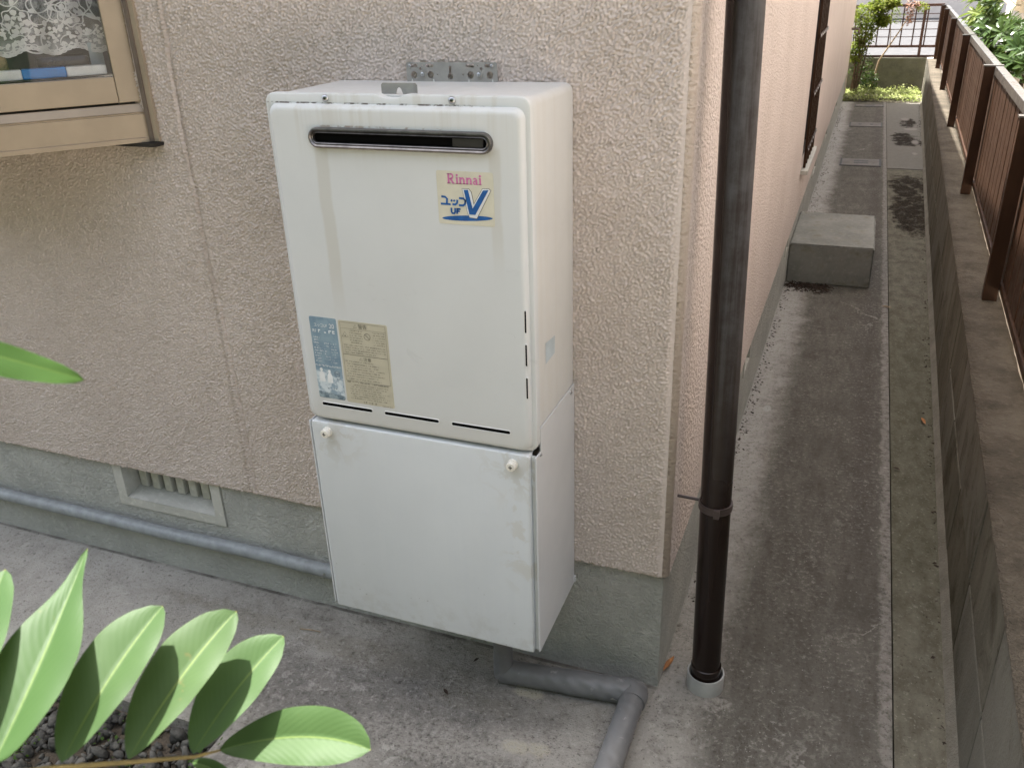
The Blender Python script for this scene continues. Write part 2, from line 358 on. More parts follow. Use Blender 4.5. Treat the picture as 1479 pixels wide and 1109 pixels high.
MAT['st_ink'] = plain('print_ink', (.03, .04, .05), .5)
def faded():
    k = M('faded_blue_print', .4)
    X = k.xyz()
    n = k.noise(55, 5, .7)
    pic = k.mp(X[2], .115, .105)                                   # the washed-out picture in the lower half
    sky_ = k.mix(k.mp(n, .35, .65), (.16, .25, .33), (.24, .34, .41))
    ph = k.mix(k.mp(k.noise(85, 4, .6), .42, .60), (.25, .34, .42), (.58, .65, .69))
    c = k.mix(pic, sky_, ph)
    w = k.ma('ADD', X[2], k.ma('MULTIPLY', k.noise(40, 3), .02))
    c = k.mix(k.mp(w, .0745, .0705), c, k.mix(k.mp(n, .4, .6), (.09, .14, .18), (.30, .38, .42)))
    k.set('Base Color', c)
    return k.m
MAT['faded'] = faded()
def leafmat(name, c1, c2, rough=.35, trans=.25, vein=False, sc=8):
    k = M(name, rough, .14)
    oi = k.n('ObjectInfo', out=5)
    n = k.noise(sc, 4, .6)
    c = k.mix(k.mp(n, .3, .7), c1, c2)
    t = k.t
    if vein:
        uv = k.n('TexCoord', out=2); U = k.xyz(uv)
        av = k.ma('ABSOLUTE', k.ma('SUBTRACT', U[0], .5))
        mid = k.mp(av, .006, .020, 1., 0.)
        sv = k.ma('SINE', k.ma('MULTIPLY', k.ma('SUBTRACT', U[1], k.ma('MULTIPLY', av, .55)), 105.))
        svm = k.ma('MULTIPLY', k.mp(sv, .55, 1.), k.mp(av, .42, .05, .0, 1.))
        edge = k.mp(av, .462, .485)
        c = k.mix(k.ma('MULTIPLY', svm, .05), c, tuple(min(1, v * 1.7) for v in c2))
        c = k.mix(k.ma('MULTIPLY', mid, .42), c, (.20, .26, .06))
        c = k.mix(k.ma('MULTIPLY', edge, .06), c, (.15, .22, .04))
        sptn = k.ma('MULTIPLY', k.mp(k.noise(95, 3, .7), .66, .72), k.mp(k.noise(20, 2), .5, .6)); c = k.mix(k.ma('MULTIPLY', sptn, .55), c, (.10, .085, .03))
        c = k.mix(k.ma('MULTIPLY', oi, .35), c, (.030, .075, .020))
        c = k.mix(k.mp(U[1], .99, 1.), c, (.22, .20, .05))
        k.set('Normal', k.bump(k.ma('ADD', k.ma('MULTIPLY', sv, .035), k.ma('MULTIPLY', n, .8)), .0009, .6))
    k.set('Base Color', c)
    mx = t.nodes.new('ShaderNodeMixShader'); tr = t.nodes.new('ShaderNodeBsdfTranslucent')
    mx.inputs[0].default_value = trans
    tc = k.mix(.5, c, (.22, .34, .03)); t.links.new(tc, tr.inputs[0])
    t.links.new(k.b.outputs[0], mx.inputs[1]); t.links.new(tr.outputs[0], mx.inputs[2])
    t.links.new(mx.outputs[0], t.nodes['Material Output'].inputs[0])
    return k.m
MAT['leaf'] = leafmat('glossy_green_leaf', (.033, .062, .019), (.046, .082, .027), .5, .12, True, 14)
MAT['leaf_soft'] = leafmat('translucent_green_leaf', (.030, .070, .014), (.045, .095, .02), .5, .3, True, 14)
MAT['shrub_dark'] = leafmat('dark_shrub_leaf', (.028, .055, .018), (.055, .09, .028), .28, .2, False, 3)
MAT['shrub_sunlit'] = leafmat('sunlit_shrub_leaf', (.13, .17, .045), (.19, .22, .075), .35, .3, False, 3)
MAT['yellow_leaf'] = leafmat('yellow_green_leaf', (.10, .13, .022), (.19, .20, .04), .5, .4, False, 5)
MAT['ground_leaf'] = leafmat('ground_cover_leaf', (.22, .26, .085), (.36, .38, .16), .55, .3, False, 8)
MAT['moss'] = leafmat('moss_sprig', (.035, .075, .02), (.07, .12, .03), .6, .3, False, 30)
MAT['dead'] = plain('dead_leaf', (.30, .13, .045), .7, .3, 0, .4, 60)
MAT['dead_pink'] = plain('dead_flower', (.33, .20, .15), .8, .2, 0, .3, 60)
MAT['twig'] = plain('dry_twig', (.30, .22, .14), .8, .2, 0, .3, 40)
MAT['bark'] = plain('bark', (.11, .075, .05), .9, .2, 0, .35, 30, .004, 60)
MAT['stem'] = plain('green_brown_stem', (.17, .13, .045), .6, .3, 0, .3, 60)
MAT['pebble'] = plain('grey_pebbles', (.085, .082, .073), .85, .3, 0, .6, 30, .002, 150)
MAT['litter'] = plain('dark_litter', (.05, .036, .028), .9, .2, 0, .5, 80)
MAT['pink_wall'] = cement('pale_pink_render', (.58, .53, .48), (.66, .605, .55), 120, .003)
MAT['siding'] = plain('cream_siding', (.55, .49, .36), .6)
MAT['cap_brown'] = plain('red_brown_cap', (.14, .06, .045), .5)
MAT['roof'] = plain('grey_roof', (.10, .10, .11), .7)
MAT['soffit'] = plain('soffit', (.55, .51, .46), .8)

# ------------------------------------------------------------------ mesh helpers
def box(bm, x0, x1, y0, y1, z0, z1, T=None):
    vs = [bm.verts.new((x, y, z)) for x in (x0, x1) for y in (y0, y1) for z in (z0, z1)]
    if T: 
        for v in vs: v.co = T @ v.co
    for f in ((0, 1, 3, 2), (4, 6, 7, 5), (0, 4, 5, 1), (2, 3, 7, 6), (0, 2, 6, 4), (1, 5, 7, 3)): bm.faces.new([vs[i] for i in f])
    return vs
def mesh_from(bm, name, m, smooth=False, bevel=0., seg=2):
    if bevel:
        bmesh.ops.remove_doubles(bm, verts=bm.verts, dist=1e-6)
        bmesh.ops.bevel(bm, geom=[e for e in bm.edges if len(e.link_faces) == 2 and e.calc_face_angle(0) > .4], offset=bevel, segments=seg, affect='EDGES', profile=.6)
    bmesh.ops.recalc_face_normals(bm, faces=bm.faces)
    me = bpy.data.meshes.new(name); bm.to_mesh(me); bm.free()
    me.materials.append(MAT[m] if isinstance(m, str) else m)
    if smooth:
        for p in me.polygons: p.use_smooth = True
        if smooth != 'all':
            try: me.set_sharp_from_angle(angle=rad(40))
            except Exception: pass
    return me
def obj(name, bm, m, parent=None, smooth=False, bevel=0., seg=2, label=None, cat=None, group=None, kind=None, loc=None):
    me = bm if isinstance(bm, bpy.types.Mesh) else mesh_from(bm, name, m, smooth, bevel, seg)
    o = bpy.data.objects.new(name, me); COL.objects.link(o)
    if loc: o.location = loc
    if parent: o.parent = parent
    if label: o['label'] = label
    if cat: o['category'] = cat
    if group: o['group'] = group
    if kind: o['kind'] = kind
    return o
def thing(name, label, cat, loc=(0, 0, 0), rz=0., group=None):
    o = bpy.data.objects.new(name, None); COL.objects.link(o); o.location = loc; o.rotation_euler = (0, 0, rz)
    o.empty_display_size = .1; o['label'] = label; o['category'] = cat
    if group: o['group'] = group
    return o
def B(): return bmesh.new()
def boxes(*bs):
    bm = B()
    for b in bs: box(bm, *b)
    return bm
def tube(bm, pts, r, seg=12, caps=True):
    pts = [Vector(p) for p in pts]; n = len(pts)
    rs = r if isinstance(r, (list, tuple)) else [r] * n
    rings = []; prev = None
    for i, p in enumerate(pts):
        d = (pts[min(i + 1, n - 1)] - pts[max(i - 1, 0)]).normalized()
        if prev is None:
            a = Vector((0, 0, 1)) if abs(d.z) < .9 else Vector((1, 0, 0)); u = d.cross(a).normalized()
        else: u = (prev - d * prev.dot(d)).normalized()
        prev = u; v = d.cross(u)
        rings.append([bm.verts.new(p + (u * cos(2 * pi * k / seg) + v * sin(2 * pi * k / seg)) * rs[i]) for k in range(seg)])
    for i in range(n - 1):
        for k in range(seg):
            bm.faces.new((rings[i][k], rings[i][(k + 1) % seg], rings[i + 1][(k + 1) % seg], rings[i + 1][k]))
    if caps: bm.faces.new(rings[0][::-1]); bm.faces.new(rings[-1])
def arc_path(pts, r, n=6):                                            # polyline with rounded corners
    pts = [Vector(p) for p in pts]; out = [pts[0]]
    for i in range(1, len(pts) - 1):
        a, b, c = pts[i - 1], pts[i], pts[i + 1]
        u = (a - b).normalized(); w = (c - b).normalized()
        p0, p1 = b + u * r, b + w * r
        for k in range(n + 1):
            t = k / n; out.append(p0 * (1 - t) ** 2 + b * 2 * t * (1 - t) + p1 * t ** 2)
    return out + [pts[-1]]
def loft(bm, loops, cap0=False, cap1=True):
    R = [[bm.verts.new(p) for p in l] for l in loops]
    for a, b in zip(R, R[1:]):
        n = len(a)
        for k in range(n): bm.faces.new((a[k], a[(k + 1) % n], b[(k + 1) % n], b[k]))
    if cap0: bm.faces.new(R[0][::-1])
    if cap1: bm.faces.new(R[-1])
def rrect(x0, x1, z0, z1, r, y, n=6, notch=None):
    pts = []
    for (cx, cz, a0) in ((x1 - r, z1 - r, 0), (x0 + r, z1 - r, 90), (x0 + r, z0 + r, 180), (x1 - r, z0 + r, 270)):
        if a0 == 90 and notch:
            for dx, dz in ((.030, 0), (.022, -.15), (.014, -.75), (.006, -1), (-.006, -1), (-.014, -.75), (-.022, -.15), (-.030, 0)):
                pts.append(Vector((notch[0] + dx, y, z1 + dz * notch[1])))
        for k in range(n + 1):
            a = rad(a0 + 90 * k / n); pts.append(Vector((cx + r * cos(a), y, cz + r * sin(a))))
    return pts
def revolve(bm, prof, c=(0, 0, 0), seg=24, axis='z'):
    rings = []
    for (r, h) in prof:
        ring = []
        for k in range(seg):
            a = 2 * pi * k / seg
            q = Vector((r * cos(a), r * sin(a), h)) if axis == 'z' else Vector((r * cos(a), -h, r * sin(a))) if axis == 'y' else Vector((h, r * cos(a), r * sin(a)))
            ring.append(bm.verts.new(Vector(c) + q))
        rings.append(ring)
    for a, b in zip(rings, rings[1:]):
        for k in range(seg): bm.faces.new((a[k], a[(k + 1) % seg], b[(k + 1) % seg], b[k]))
    if prof[-1][0] > 0: bm.faces.new(rings[-1])
def holed(bm, axis, a0, a1, z0, z1, t0, t1, holes):                    # a wall of boxes round openings (h0, h1, zlow, zhigh)
    def bb(u0, u1, za, zb):
        if u1 - u0 < 1e-5 or zb - za < 1e-5: return
        if axis == 'x': box(bm, u0, u1, t0, t1, za, zb)
        else: box(bm, t0, t1, u0, u1, za, zb)
    u = a0
    for h0, h1, zl, zh in sorted(holes):
        bb(u, h0, z0, z1); bb(h0, h1, z0, zl); bb(h0, h1, zh, z1); u = h1
    bb(u, a1, z0, z1)
def flat(bm, pts, y):                                                  # polygon in the x-z plane facing -Y
    bm.faces.new([bm.verts.new((p[0], y, p[1])) for p in pts])
def stroke(bm, pts, w, y, ends=0):                                     # flat ribbon in the x-z plane
    pts = [Vector((p[0], p[1])) for p in pts]; L = []; Rr = []
    for i, p in enumerate(pts):
        d = (pts[min(i + 1, len(pts) - 1)] - pts[max(i - 1, 0)])
        if d.length < 1e-9: d = Vector((1, 0))
        d.normalize(); nrm = Vector((-d.y, d.x)) * w / 2
        L.append(bm.verts.new((p.x + nrm.x, y, p.y + nrm.y))); Rr.append(bm.verts.new((p.x - nrm.x, y, p.y - nrm.y)))
    for i in range(len(pts) - 1): bm.faces.new((L[i], L[i + 1], Rr[i + 1], Rr[i]))
def dup(o, parent=None):
    c = o.copy(); COL.objects.link(c)
    if parent: c.parent = parent
    return c
def text_into(bm, body, x, z, size, y, sx=1.):
    cu = bpy.data.curves.new('t', 'FONT'); cu.body = body; cu.size = size; cu.align_x = 'LEFT'
    t = bpy.data.objects.new('t', cu); COL.objects.link(t)
    dg = bpy.context.evaluated_depsgraph_get(); me = bpy.data.meshes.new_from_object(t.evaluated_get(dg))
    vs = [bm.verts.new((x + v.co.x * sx, y, z + v.co.y)) for v in me.vertices]
    for p in me.polygons:
        try: bm.faces.new([vs[i] for i in p.vertices])
        except ValueError: pass
    bpy.data.objects.remove(t); bpy.data.curves.remove(cu); bpy.data.meshes.remove(me)

ZS = .3131                                                             # underside of the stucco
# ------------------------------------------------------------------ ground
obj('ground', boxes((-60, 60, -60, 60, -.30, -.13)), 'soil', kind='structure')
bm = B(); box(bm, -6, .478, -.43, 10.05, -.13, 0); box(bm, -.86, .478, -.80, -.4302, -.13, 0)
obj('pavement', bm, 'slab', kind='structure')
bm = B(); box(bm, .4815, 1.2, -1.6, 6.065, -.13, -.003); box(bm, .4815, 1.2, 6.072, 7.09, -.13, .001); box(bm, .4815, 1.2, 7.096, 10.04, -.13, -.003)
obj('channel_pavement', bm, 'strip', kind='structure')
bm = B(); q = [(.715, -.05), (14, -.05), (14, 11.0), (1.02, 11.0), (1.0, 10.3)]; q = [(.5955 + .118 - .0266 * 8, -8), (14, -8), (14, 11.0), (1.007, 11.0)]
loft(bm, [[Vector((x, y, z)) for x, y in q] for z in (-.13, .27)], True, True)
obj('neighbour_ground', bm, 'neighbour_soil', kind='structure')
obj('road', boxes((-30, 40, 11.26, 60, -.13, .12)), 'pale_road', kind='structure')
obj('planting_bed', boxes((-.6, 1.2, 10.052, 11.02, -.13, -.01)), 'soil', kind='structure')
obj('gravel_bed', boxes((-3.2, -.862, -1.1, -.432, -.13, -.035)), 'soil', kind='structure')
obj('unseen_dark_bed', boxes((-6, .478, -6, -1.1005, -.13, -.03), (-.8615, .478, -1.1, -.801, -.13, -.03)), 'soil', kind='structure')  # unseen dark soil laid to cut light bouncing up at the wall

# ------------------------------------------------------------------ house
house = thing('house', 'single storey house with pink beige rough stucco walls on a grey foundation', 'house')
HT = 2.72; HY = 10.4
def relief_wall(x0, x1, z0, z1, step):
    # the near part of the front wall: sprayed render modelled as real relief (band-limited random heights)
    nx, nz = int((x1 - x0) / step) + 1, int((z1 - z0) / step) + 1
    rg = np.random.default_rng(12)
    fx = np.fft.fftfreq(nx, step)[None, :]; fz = np.fft.fftfreq(nz, step)[:, None]
    def field(lam, bw, ax=1.):
        u, v = (fx + .35 * fz) * ax, fz - .15 * fx
        f = np.sqrt(u * u + v * v)
        a = np.fft.ifft2(np.fft.fft2(rg.standard_normal((nz, nx))) * np.exp(-((f * lam - 1) / bw) ** 2)).real
        return a / a.std()
    a = field(.0062, .50, 1.2); e = field(.0098, .36, 1.1); b = field(.0046, .4); c = field(.03, .5); d = field(.25, .8)
    h = np.tanh(a * .8) * .0017 + np.abs(e) ** .7 * .0017 + b * .0009 + c * .0002 + d * .0006 - .0008
    xs = np.linspace(x0, x1, nx); zs = np.linspace(z0, z1, nz)
    X, Z = np.meshgrid(xs, zs)
    wob = np.interp(zs, np.linspace(z0, z1, 60), np.cumsum(rg.standard_normal(60)) * .0016)[:, None]
    sx = (X + 1.047 + wob - wob.mean())
    h = h + .0026 * np.exp(-(sx / .005) ** 2) - .0040 * np.exp(-((sx - .0075) / .004) ** 2)
    fade = np.clip((x1 - X) / .016, .0, 1.); fade = fade * fade * (3 - 2 * fade)
    Y = (-.0012 - h) * (.06 + .94 * fade)
    Z = Z.copy(); Z[0] = z0 - np.abs(rg.standard_normal(nx)) * .0012
    Y[-1] = 0; Y[:, 0] = 0; Y[:, -1] = -.0002
    co = np.stack([X, Y, Z], -1).reshape(-1, 3)
    lip = np.stack([xs, np.full(nx, .012), Z[0]], -1)
    co = np.concatenate([co, lip])
    idx = np.arange(nx * nz).reshape(nz, nx)
    q = np.stack([idx[:-1, :-1], idx[:-1, 1:], idx[1:, 1:], idx[1:, :-1]], -1)
    keep = ~((X[:-1, 1:] < -1.16) & (Z[1:, :-1] > 1.19))
    q = q[keep].reshape(-1, 4)
    l0 = nx * nz + np.arange(nx)
    q = np.concatenate([q, np.stack([l0[:-1], l0[1:], idx[0, 1:], idx[0, :-1]], -1)])
    me = bpy.data.meshes.new('stucco_wall'); n = len(q)
    me.vertices.add(len(co)); me.vertices.foreach_set('co', co.ravel())
    me.loops.add(n * 4); me.loops.foreach_set('vertex_index', q.ravel().astype(np.int32))
    me.polygons.add(n); me.polygons.foreach_set('loop_start', np.arange(0, n * 4, 4, dtype=np.int32))
    me.polygons.foreach_set('use_smooth', np.ones(n, dtype=bool))
    me.update(calc_edges=True); me.materials.append(MAT['stucco_relief'])
    return me
RX0, RZ1 = -2.12, 1.66
obj('stucco_wall', relief_wall(RX0, -.013, ZS, RZ1, .0020), None, house)
bm = B()
holed(bm, 'x', RX0, -.013, ZS, RZ1, .0015, .12, [(RX0 + .0001, -1.16, 1.19, RZ1 - .0001)])
holed(bm, 'x', RX0, -.013, RZ1, HT, 0, .12, [(RX0 + .0001, -1.16, RZ1 + .0001, 2.25)])
holed(bm, 'x', -6, RX0, ZS, HT, 0, .12, [(-2.95, RX0 - .0001, 1.19, 2.25)])
bm2 = B()
holed(bm2, 'y', .013, HY, ZS, HT, -.12, 0, [(3.06, 3.72, .56, 1.75)])
prof = [(-.013 + .013 * sin(rad(a)), .013 - .013 * cos(rad(a))) for a in range(0, 91, 15)]
top = [bm.verts.new((x, y, HT)) for x, y in prof]; bot = [bm.verts.new((x, y, ZS)) for x, y in prof]
for i in range(len(prof) - 1): f = bm.faces.new((bot[i], bot[i + 1], top[i + 1], top[i])); f.smooth = True
c0 = bm.verts.new((-.013, .013, ZS)); bm.faces.new([c0] + bot[::-1])
obj('stucco_wall', bm, 'stucco', house); 
obj('stucco_wall', bm2, 'stucco', house)
bm = B()
vents_side = [(1.27, 1.44, .21, ZS - .001), (2.72, 2.86, .21, ZS - .001), (4.55, 4.9, .21, ZS - .001), (5.9, 6.25, .21, ZS - .001), (7.6, 7.95, .21, ZS - .001)]
holed(bm, 'x', -6, -.012, -.1, ZS, .012, .14, [(-1.515, -1.155, .178, ZS - .0005)])
holed(bm, 'y', .1405, HY, -.1, ZS, -.14, -.012, vents_side)
obj('foundation', bm, 'foundation', house)
# inner shell keeps the house dark inside
obj('rear_wall', boxes((-6, 0, HY + .001, HY + .12, -.1, HT), (-6.12, -6.001, 0, HY + .12, -.1, HT)), 'stucco', house)
obj('floor', boxes((-5.99, -.142, .142, HY - .01, .33, .36)), 'room', house)
EV = .34
bm = B(); box(bm, -6.4, .17, -EV, HY + .12, HT, HT + .10)
vs = [bm.verts.new(q) for q in ((-6.4, -EV, HT + .1), (.17, -EV, HT + .1), (.17, HY + .12, HT + .1), (-6.4, HY + .12, HT + .1), (-3.1, 2.7, 3.6), (-3.1, 7.7, 3.6))]
for f in ((0, 1, 4), (1, 2, 5, 4), (2, 3, 5), (3, 0, 4, 5)): bm.faces.new([vs[i] for i in f])
obj('roof', bm, 'roof', house)
# foundation air vent on the front
VX0, VX1, VZ0 = -1.512, -1.158, .1805
bm = B()
for b in ((VX0, VX0 + .030, .0085, .085, VZ0, ZS - .001), (VX1 - .030, VX1, .0085, .085, VZ0, ZS - .001), (VX0 + .0302, VX1 - .0302, .0085, .085, VZ0, VZ0 + .026)): box(bm, *b)
vs = [bm.verts.new(q) for q in ((VX0 + .0302, .0095, VZ0 + .027), (VX1 - .0302, .0095, VZ0 + .027), (VX1 - .0302, .075, VZ0 + .038), (VX0 + .0302, .075, VZ0 + .038))]; bm.faces.new(vs)
vent = obj('foundation_vent', bm, 'vent_cement', house)
sw = (VX1 - VX0 - .06) / 7
sb = boxes((-.0125, .0125, .055, .082, 0, .090))
first = None
for i in range(7):
    cx = VX0 + .03 + sw * (i + .5)
    if first is None: first = obj('slat', sb, 'vent_cement', vent, bevel=.003, loc=(cx, 0, VZ0 + .037)); s_ = first
    else: s_ = dup(first, vent); s_.location = (cx, 0, VZ0 + .037)
for (a, b, z0, z1) in vents_side:
    bm = boxes((-.10, -.009, a, a + .018, z0, z1 - .001), (-.10, -.009, b - .018, b, z0, z1 - .001), (-.10, -.009, a + .0182, b - .0182, z0, z0 + .014))
    v = obj('foundation_vent', bm, 'vent_cement', house)
    for q in range(3):
        yy = a + (b - a) * (q + 1) / 4
        obj('slat', boxes((-.06, -.03, yy - .012, yy + .012, z0 + .0145, z1 - .001)), 'dark_seal_gap', v)
# side window with its grille
sw_ = obj('side_window', boxes((-.11, -.018, 3.0605, 3.10, .562, 1.748), (-.11, -.018, 3.68, 3.7195, .562, 1.748), (-.11, -.018, 3.1002, 3.6798, .562, .60), (-.11, -.018, 3.1002, 3.6798, 1.70, 1.748)), 'dark_seal_gap', house)
obj('pane', boxes((-.075, -.07, 3.1002, 3.6798, .6002, 1.6998)), 'dark_glass', sw_)
obj('sill', boxes((-.02, .034, 3.04, 3.745, .535, .556)), 'vent_cement', sw_, bevel=.004)
gb = boxes((.006, .018, -.010, .010, .5605, 1.74)); g0 = None
for i in range(6):
    yy = 3.10 + i * .116
    if g0 is None: g0 = obj('grille_bar', gb, 'fence', sw_, loc=(0, yy, 0))
    else: q = dup(g0, sw_); q.location = (0, yy, 0)
for zz in (.64, .90, 1.16, 1.42): obj('grille_bar', boxes((.0185, .0225, 3.07, 3.71, zz, zz + .018)), 'fence', sw_)
bm = B()
for zz in (.649, .909, 1.169, 1.429):
    for i in range(6): revolve(bm, [(.006, 0), (.004, .003), (0, .004)], (.0227, 3.10 + i * .116, zz), 8, 'x')
obj('rivet', bm, 'screw', sw_, kind='stuff')
bm = B(); tube(bm, [(-.01, 9.69, .83), (.05, 9.69, .83)], .014, 10); tube(bm, arc_path([(.05, 9.69, .83), (.08, 9.69, .83), (.08, 9.69, .78)], .012), .010, 10); box(bm, .03, .045, 9.66, 9.72, .846, .856)
obj('wall_tap', bm, 'jamb', house, smooth=True)

# ------------------------------------------------------------------ bay window
TH = rad(50); A0 = Vector((-1.13, 0, 0)); DU = Vector((-cos(TH), -sin(TH), 0)); DN = Vector((sin(TH), -cos(TH), 0))
FM = Matrix(((DU.x, DN.x, 0, A0.x), (DU.y, DN.y, 0, A0.y), (0, 0, 1, 0), (0, 0, 0, 1)))     # (along face, outwards, up)
LS = .32; Bp = A0 + DU * LS
def fbox(bm, s0, s1, d0, d1, z0, z1): box(bm, s0, s1, d0, d1, z0, z1, FM)
def trap(inset, z, grow=0.):                                           # outline of the bay at height z
    o = inset
    k = math.tan(TH / 2)
    return [Vector((A0.x + grow - o / sin(TH), -.001, z)), Vector((Bp.x - o * k, Bp.y + o, z)), Vector((-4.08 - Bp.x + o * k, Bp.y + o, z)), Vector((-4.08 - A0.x + o / sin(TH), -.001, z))]
bm = B(); loft(bm, [trap(-.004, 1.167), trap(-.004, 1.1755), trap(0, 1.177), trap(0, 1.2225), trap(.0025, 1.2235), trap(.0025, 1.2255), trap(.0005, 1.2265), trap(.004, 1.2275), trap(.012, 1.2425)], True, True)
bay = obj('bay_window', bm, 'bronze', house)
obj('seal_strip', boxes((-1.21, -1.106, -.030, -.001, 1.1590, 1.1662)), 'dark_seal_gap', bay)
bm = B(); fbox(bm, .010, .052, -.030, -.008, 1.247, 2.2); obj('stile', bm, 'bronze', bay, bevel=.0015)
bm = B(); fbox(bm, .0525, LS, -.029, -.010, 1.247, 1.298); obj('bottom_rail', bm, 'bronze', bay, bevel=.0015)
bm = B(); fbox(bm, -.004, LS, -.045, -.031, 1.2427, 2.2); bm2 = B(); fbox(bm2, -.002, .0098, -.035, -.019, 1.2427, 2.2)
bm.free(); obj('gap_shade', bm2, 'dark_seal_gap', bay)  # dark strip painted for shade in the gap beside the stile
bm = B(); fbox(bm, .0525, LS, -.0325, -.0295, 1.2427, 1.30); obj('gap_shade', bm, 'dark_seal_gap', bay)  # dark strip painted for shade in the gap under the rail
bm = B(); fbox(bm, .0525, LS, -.022, -.018, 1.2985, 2.2); obj('pane', bm, 'glass', bay)
obj('jamb', boxes((-1.1295, -1.1205, -.014, -.0005, 1.168, 2.2)), 'jamb', bay)
obj('jamb', boxes((-1.1203, -1.1090, -.010, -.0005, 1.168, 2.2)), 'bronze_light', bay)
bm = B(); loft(bm, [trap(0.0, 2.2), trap(0.0, 2.3)], True, True); obj('bay_head', bm, 'bronze', bay)
bm = B(); loft(bm, [trap(.034, 1.243), trap(.034, 1.300)], False, True); obj('inner_sill', bm, 'inner_sill', bay)
bm = B(); box(bm, -2.75, -1.336, Bp.y, Bp.y + .02, 1.2435, 1.30); box(bm, -2.75, -2.70, Bp.y, Bp.y + .02, 1.3005, 2.2); box(bm, -2.1, -2.03, Bp.y, Bp.y + .02, 1.3005, 2.2); box(bm, -1.39, -1.337, Bp.y, Bp.y + .02, 1.3005, 2.2)
obj('front_sash', bm, 'bronze', bay)
obj('pane', boxes((-2.70, -1.39, Bp.y + .008, Bp.y + .012, 1.3005, 2.2)), 'glass', bay)
obj('inner_lining', boxes((-2.95, -1.165, .121, .125, 1.19, 2.25)), 'room', bay)

# lace curtain (wavy, hanging just inside the pane)
def lace():
    bmn = B(); bmr = B(); r = random.Random(3)
    def P(s, z, off=0.): 
        d = -.085 + .010 * sin(s * 62) + .005 * sin(s * 140 + z * 9) + off
        return A0 + DU * s + DN * d + Vector((0, 0, z))
    hem = lambda s: 1.346 + .006 * sin(s * 75) + .012 * max(0, (s - .12)) 
    ns, nz = 46, 40; V = {}
    for i in range(ns + 1):
        for j in range(nz + 1):
            s = .03 + .34 * i / ns; V[i, j] = bmn.verts.new(P(s, hem(s) + (1.62 - hem(s)) * j / nz))
    for i in range(ns):
        for j in range(nz): bmn.faces.new((V[i, j], V[i + 1, j], V[i + 1, j + 1], V[i, j + 1]))
    def rib(pts, w):
        L = []
        for i, (s, z) in enumerate(pts):
            a = pts[max(i - 1, 0)]; b = pts[min(i + 1, len(pts) - 1)]
            dx, dz = b[0] - a[0], b[1] - a[1]; l = math.hypot(dx, dz) or 1
            ox, oz = -dz / l * w / 2, dx / l * w / 2
            L.append((bmr.verts.new(P(s + ox, z + oz, .0015)), bmr.verts.new(P(s - ox, z - oz, .0015))))
        for a, b in zip(L, L[1:]): bmr.faces.new((a[0], b[0], b[1], a[1]))
    def ring(s, z, R, k, amp, w, ph=0):
        rib([(s + R * (1 + amp * cos(k * t + ph)) * cos(t), z + R * (1 + amp * cos(k * t + ph)) * sin(t)) for t in [2 * pi * i / 48 for i in range(49)]], w)
    def curl(s, z, a, R, turns, w, sg):
        pts = []; x, y = s, z; ang = a; n = 26
        for i in range(n):
            pts.append((x, y)); t = i / n
            st = R * .22 * (1 - .72 * t); x += st * cos(ang); y += st * sin(ang); ang += sg * turns * 2 * pi / n * (.4 + 1.3 * t)
        rib(pts, w)
    ros = [(.20, 1.405), (.10, 1.42), (.29, 1.43), (.145, 1.49), (.245, 1.50), (.33, 1.37), (.06, 1.50)]
    def petal(s, z, a, L, w):
        c = [P(s + L * t * cos(a) - w * h * sin(a), z + L * t * sin(a) + w * h * cos(a), .001) for t, h in ((0, 0), (.35, .8), (.75, 1), (1, .3), (1, -.3), (.75, -1), (.35, -.8))]
        bmr.faces.new([bmr.verts.new(q) for q in c])
    for (s, z) in ros:
        ph = r.random() * 6
        for k, (R0, L, w, np_) in enumerate(((.011, .012, .0065, 7), (.004, .007, .0042, 5))):
            for i in range(np_):
                a = ph + k + i * 2 * pi / np_; petal(s + R0 * cos(a), z + R0 * sin(a), a, L, w)
        ring(s, z, .0105, 5, .12, .0018, ph); ring(s, z, .026, 7, .10, .0022, ph)
        for i in range(6):
            a = ph + i * 2 * pi / 6; petal(s + .029 * cos(a), z + .029 * sin(a), a + .5, .014, .0045)
    for i in range(95):
        s0, z0, a0 = r.uniform(.03, .37), r.uniform(1.36, 1.60), r.random() * 6.3
        curl(s0, z0, a0, r.uniform(.016, .030), r.uniform(.5, .9), r.uniform(.0018, .0034), r.choice((-1, 1)))
        if r.random() < .7: petal(s0, z0, a0 + 2.5, r.uniform(.008, .014), r.uniform(.003, .005))
    for i in range(170):
        s = r.uniform(.03, .37); z = hem(s) + r.uniform(.008, .05); petal(s, z, r.random() * 6, r.uniform(.005, .010), r.uniform(.002, .0045))
    rib([(.03 + .34 * i / 90, hem(.03 + .34 * i / 90) + .003 + .003 * abs(sin(i * .9))) for i in range(91)], .005)
    for i in range(34):
        s = .03 + i * .01; ring(s, hem(s) + .006, .0055, 2, .2, .0022)
    t = thing('lace_curtain', 'white floral lace curtain hanging behind the bay window pane', 'curtain', (0, 0, 0))
    obj('net', bmn, 'net', t); obj('lace_pattern', bmr, 'lace', t)
lace()
ISZ = 1.3005
def on_sill(name, label, cat, parts):
    t = thing(name, label, cat, tuple(A0 + DU * .16 - DN * .07 + Vector((0, 0, ISZ))))
    for nm, m, bs, bv in parts:
        bm = B()
        for b in bs: fbox(bm, *b)
        o = obj(nm, bm, m, t, bevel=bv); o.matrix_parent_inverse = Matrix.Translation(-t.location)
on_sill('packet', 'flat blue and white packet lying against the glass on the window sill', 'packet', [('white_end', 'paper_white', [(.215, .262, -.062, -.036, ISZ + .001, ISZ + .020)], .003), ('sleeve', 'paper_blue', [(.135, .2148, -.0625, -.0355, ISZ + .001, ISZ + .0205)], .003), ('white_end', 'paper_white', [(.060, .1348, -.062, -.036, ISZ + .001, ISZ + .020)], .003)])
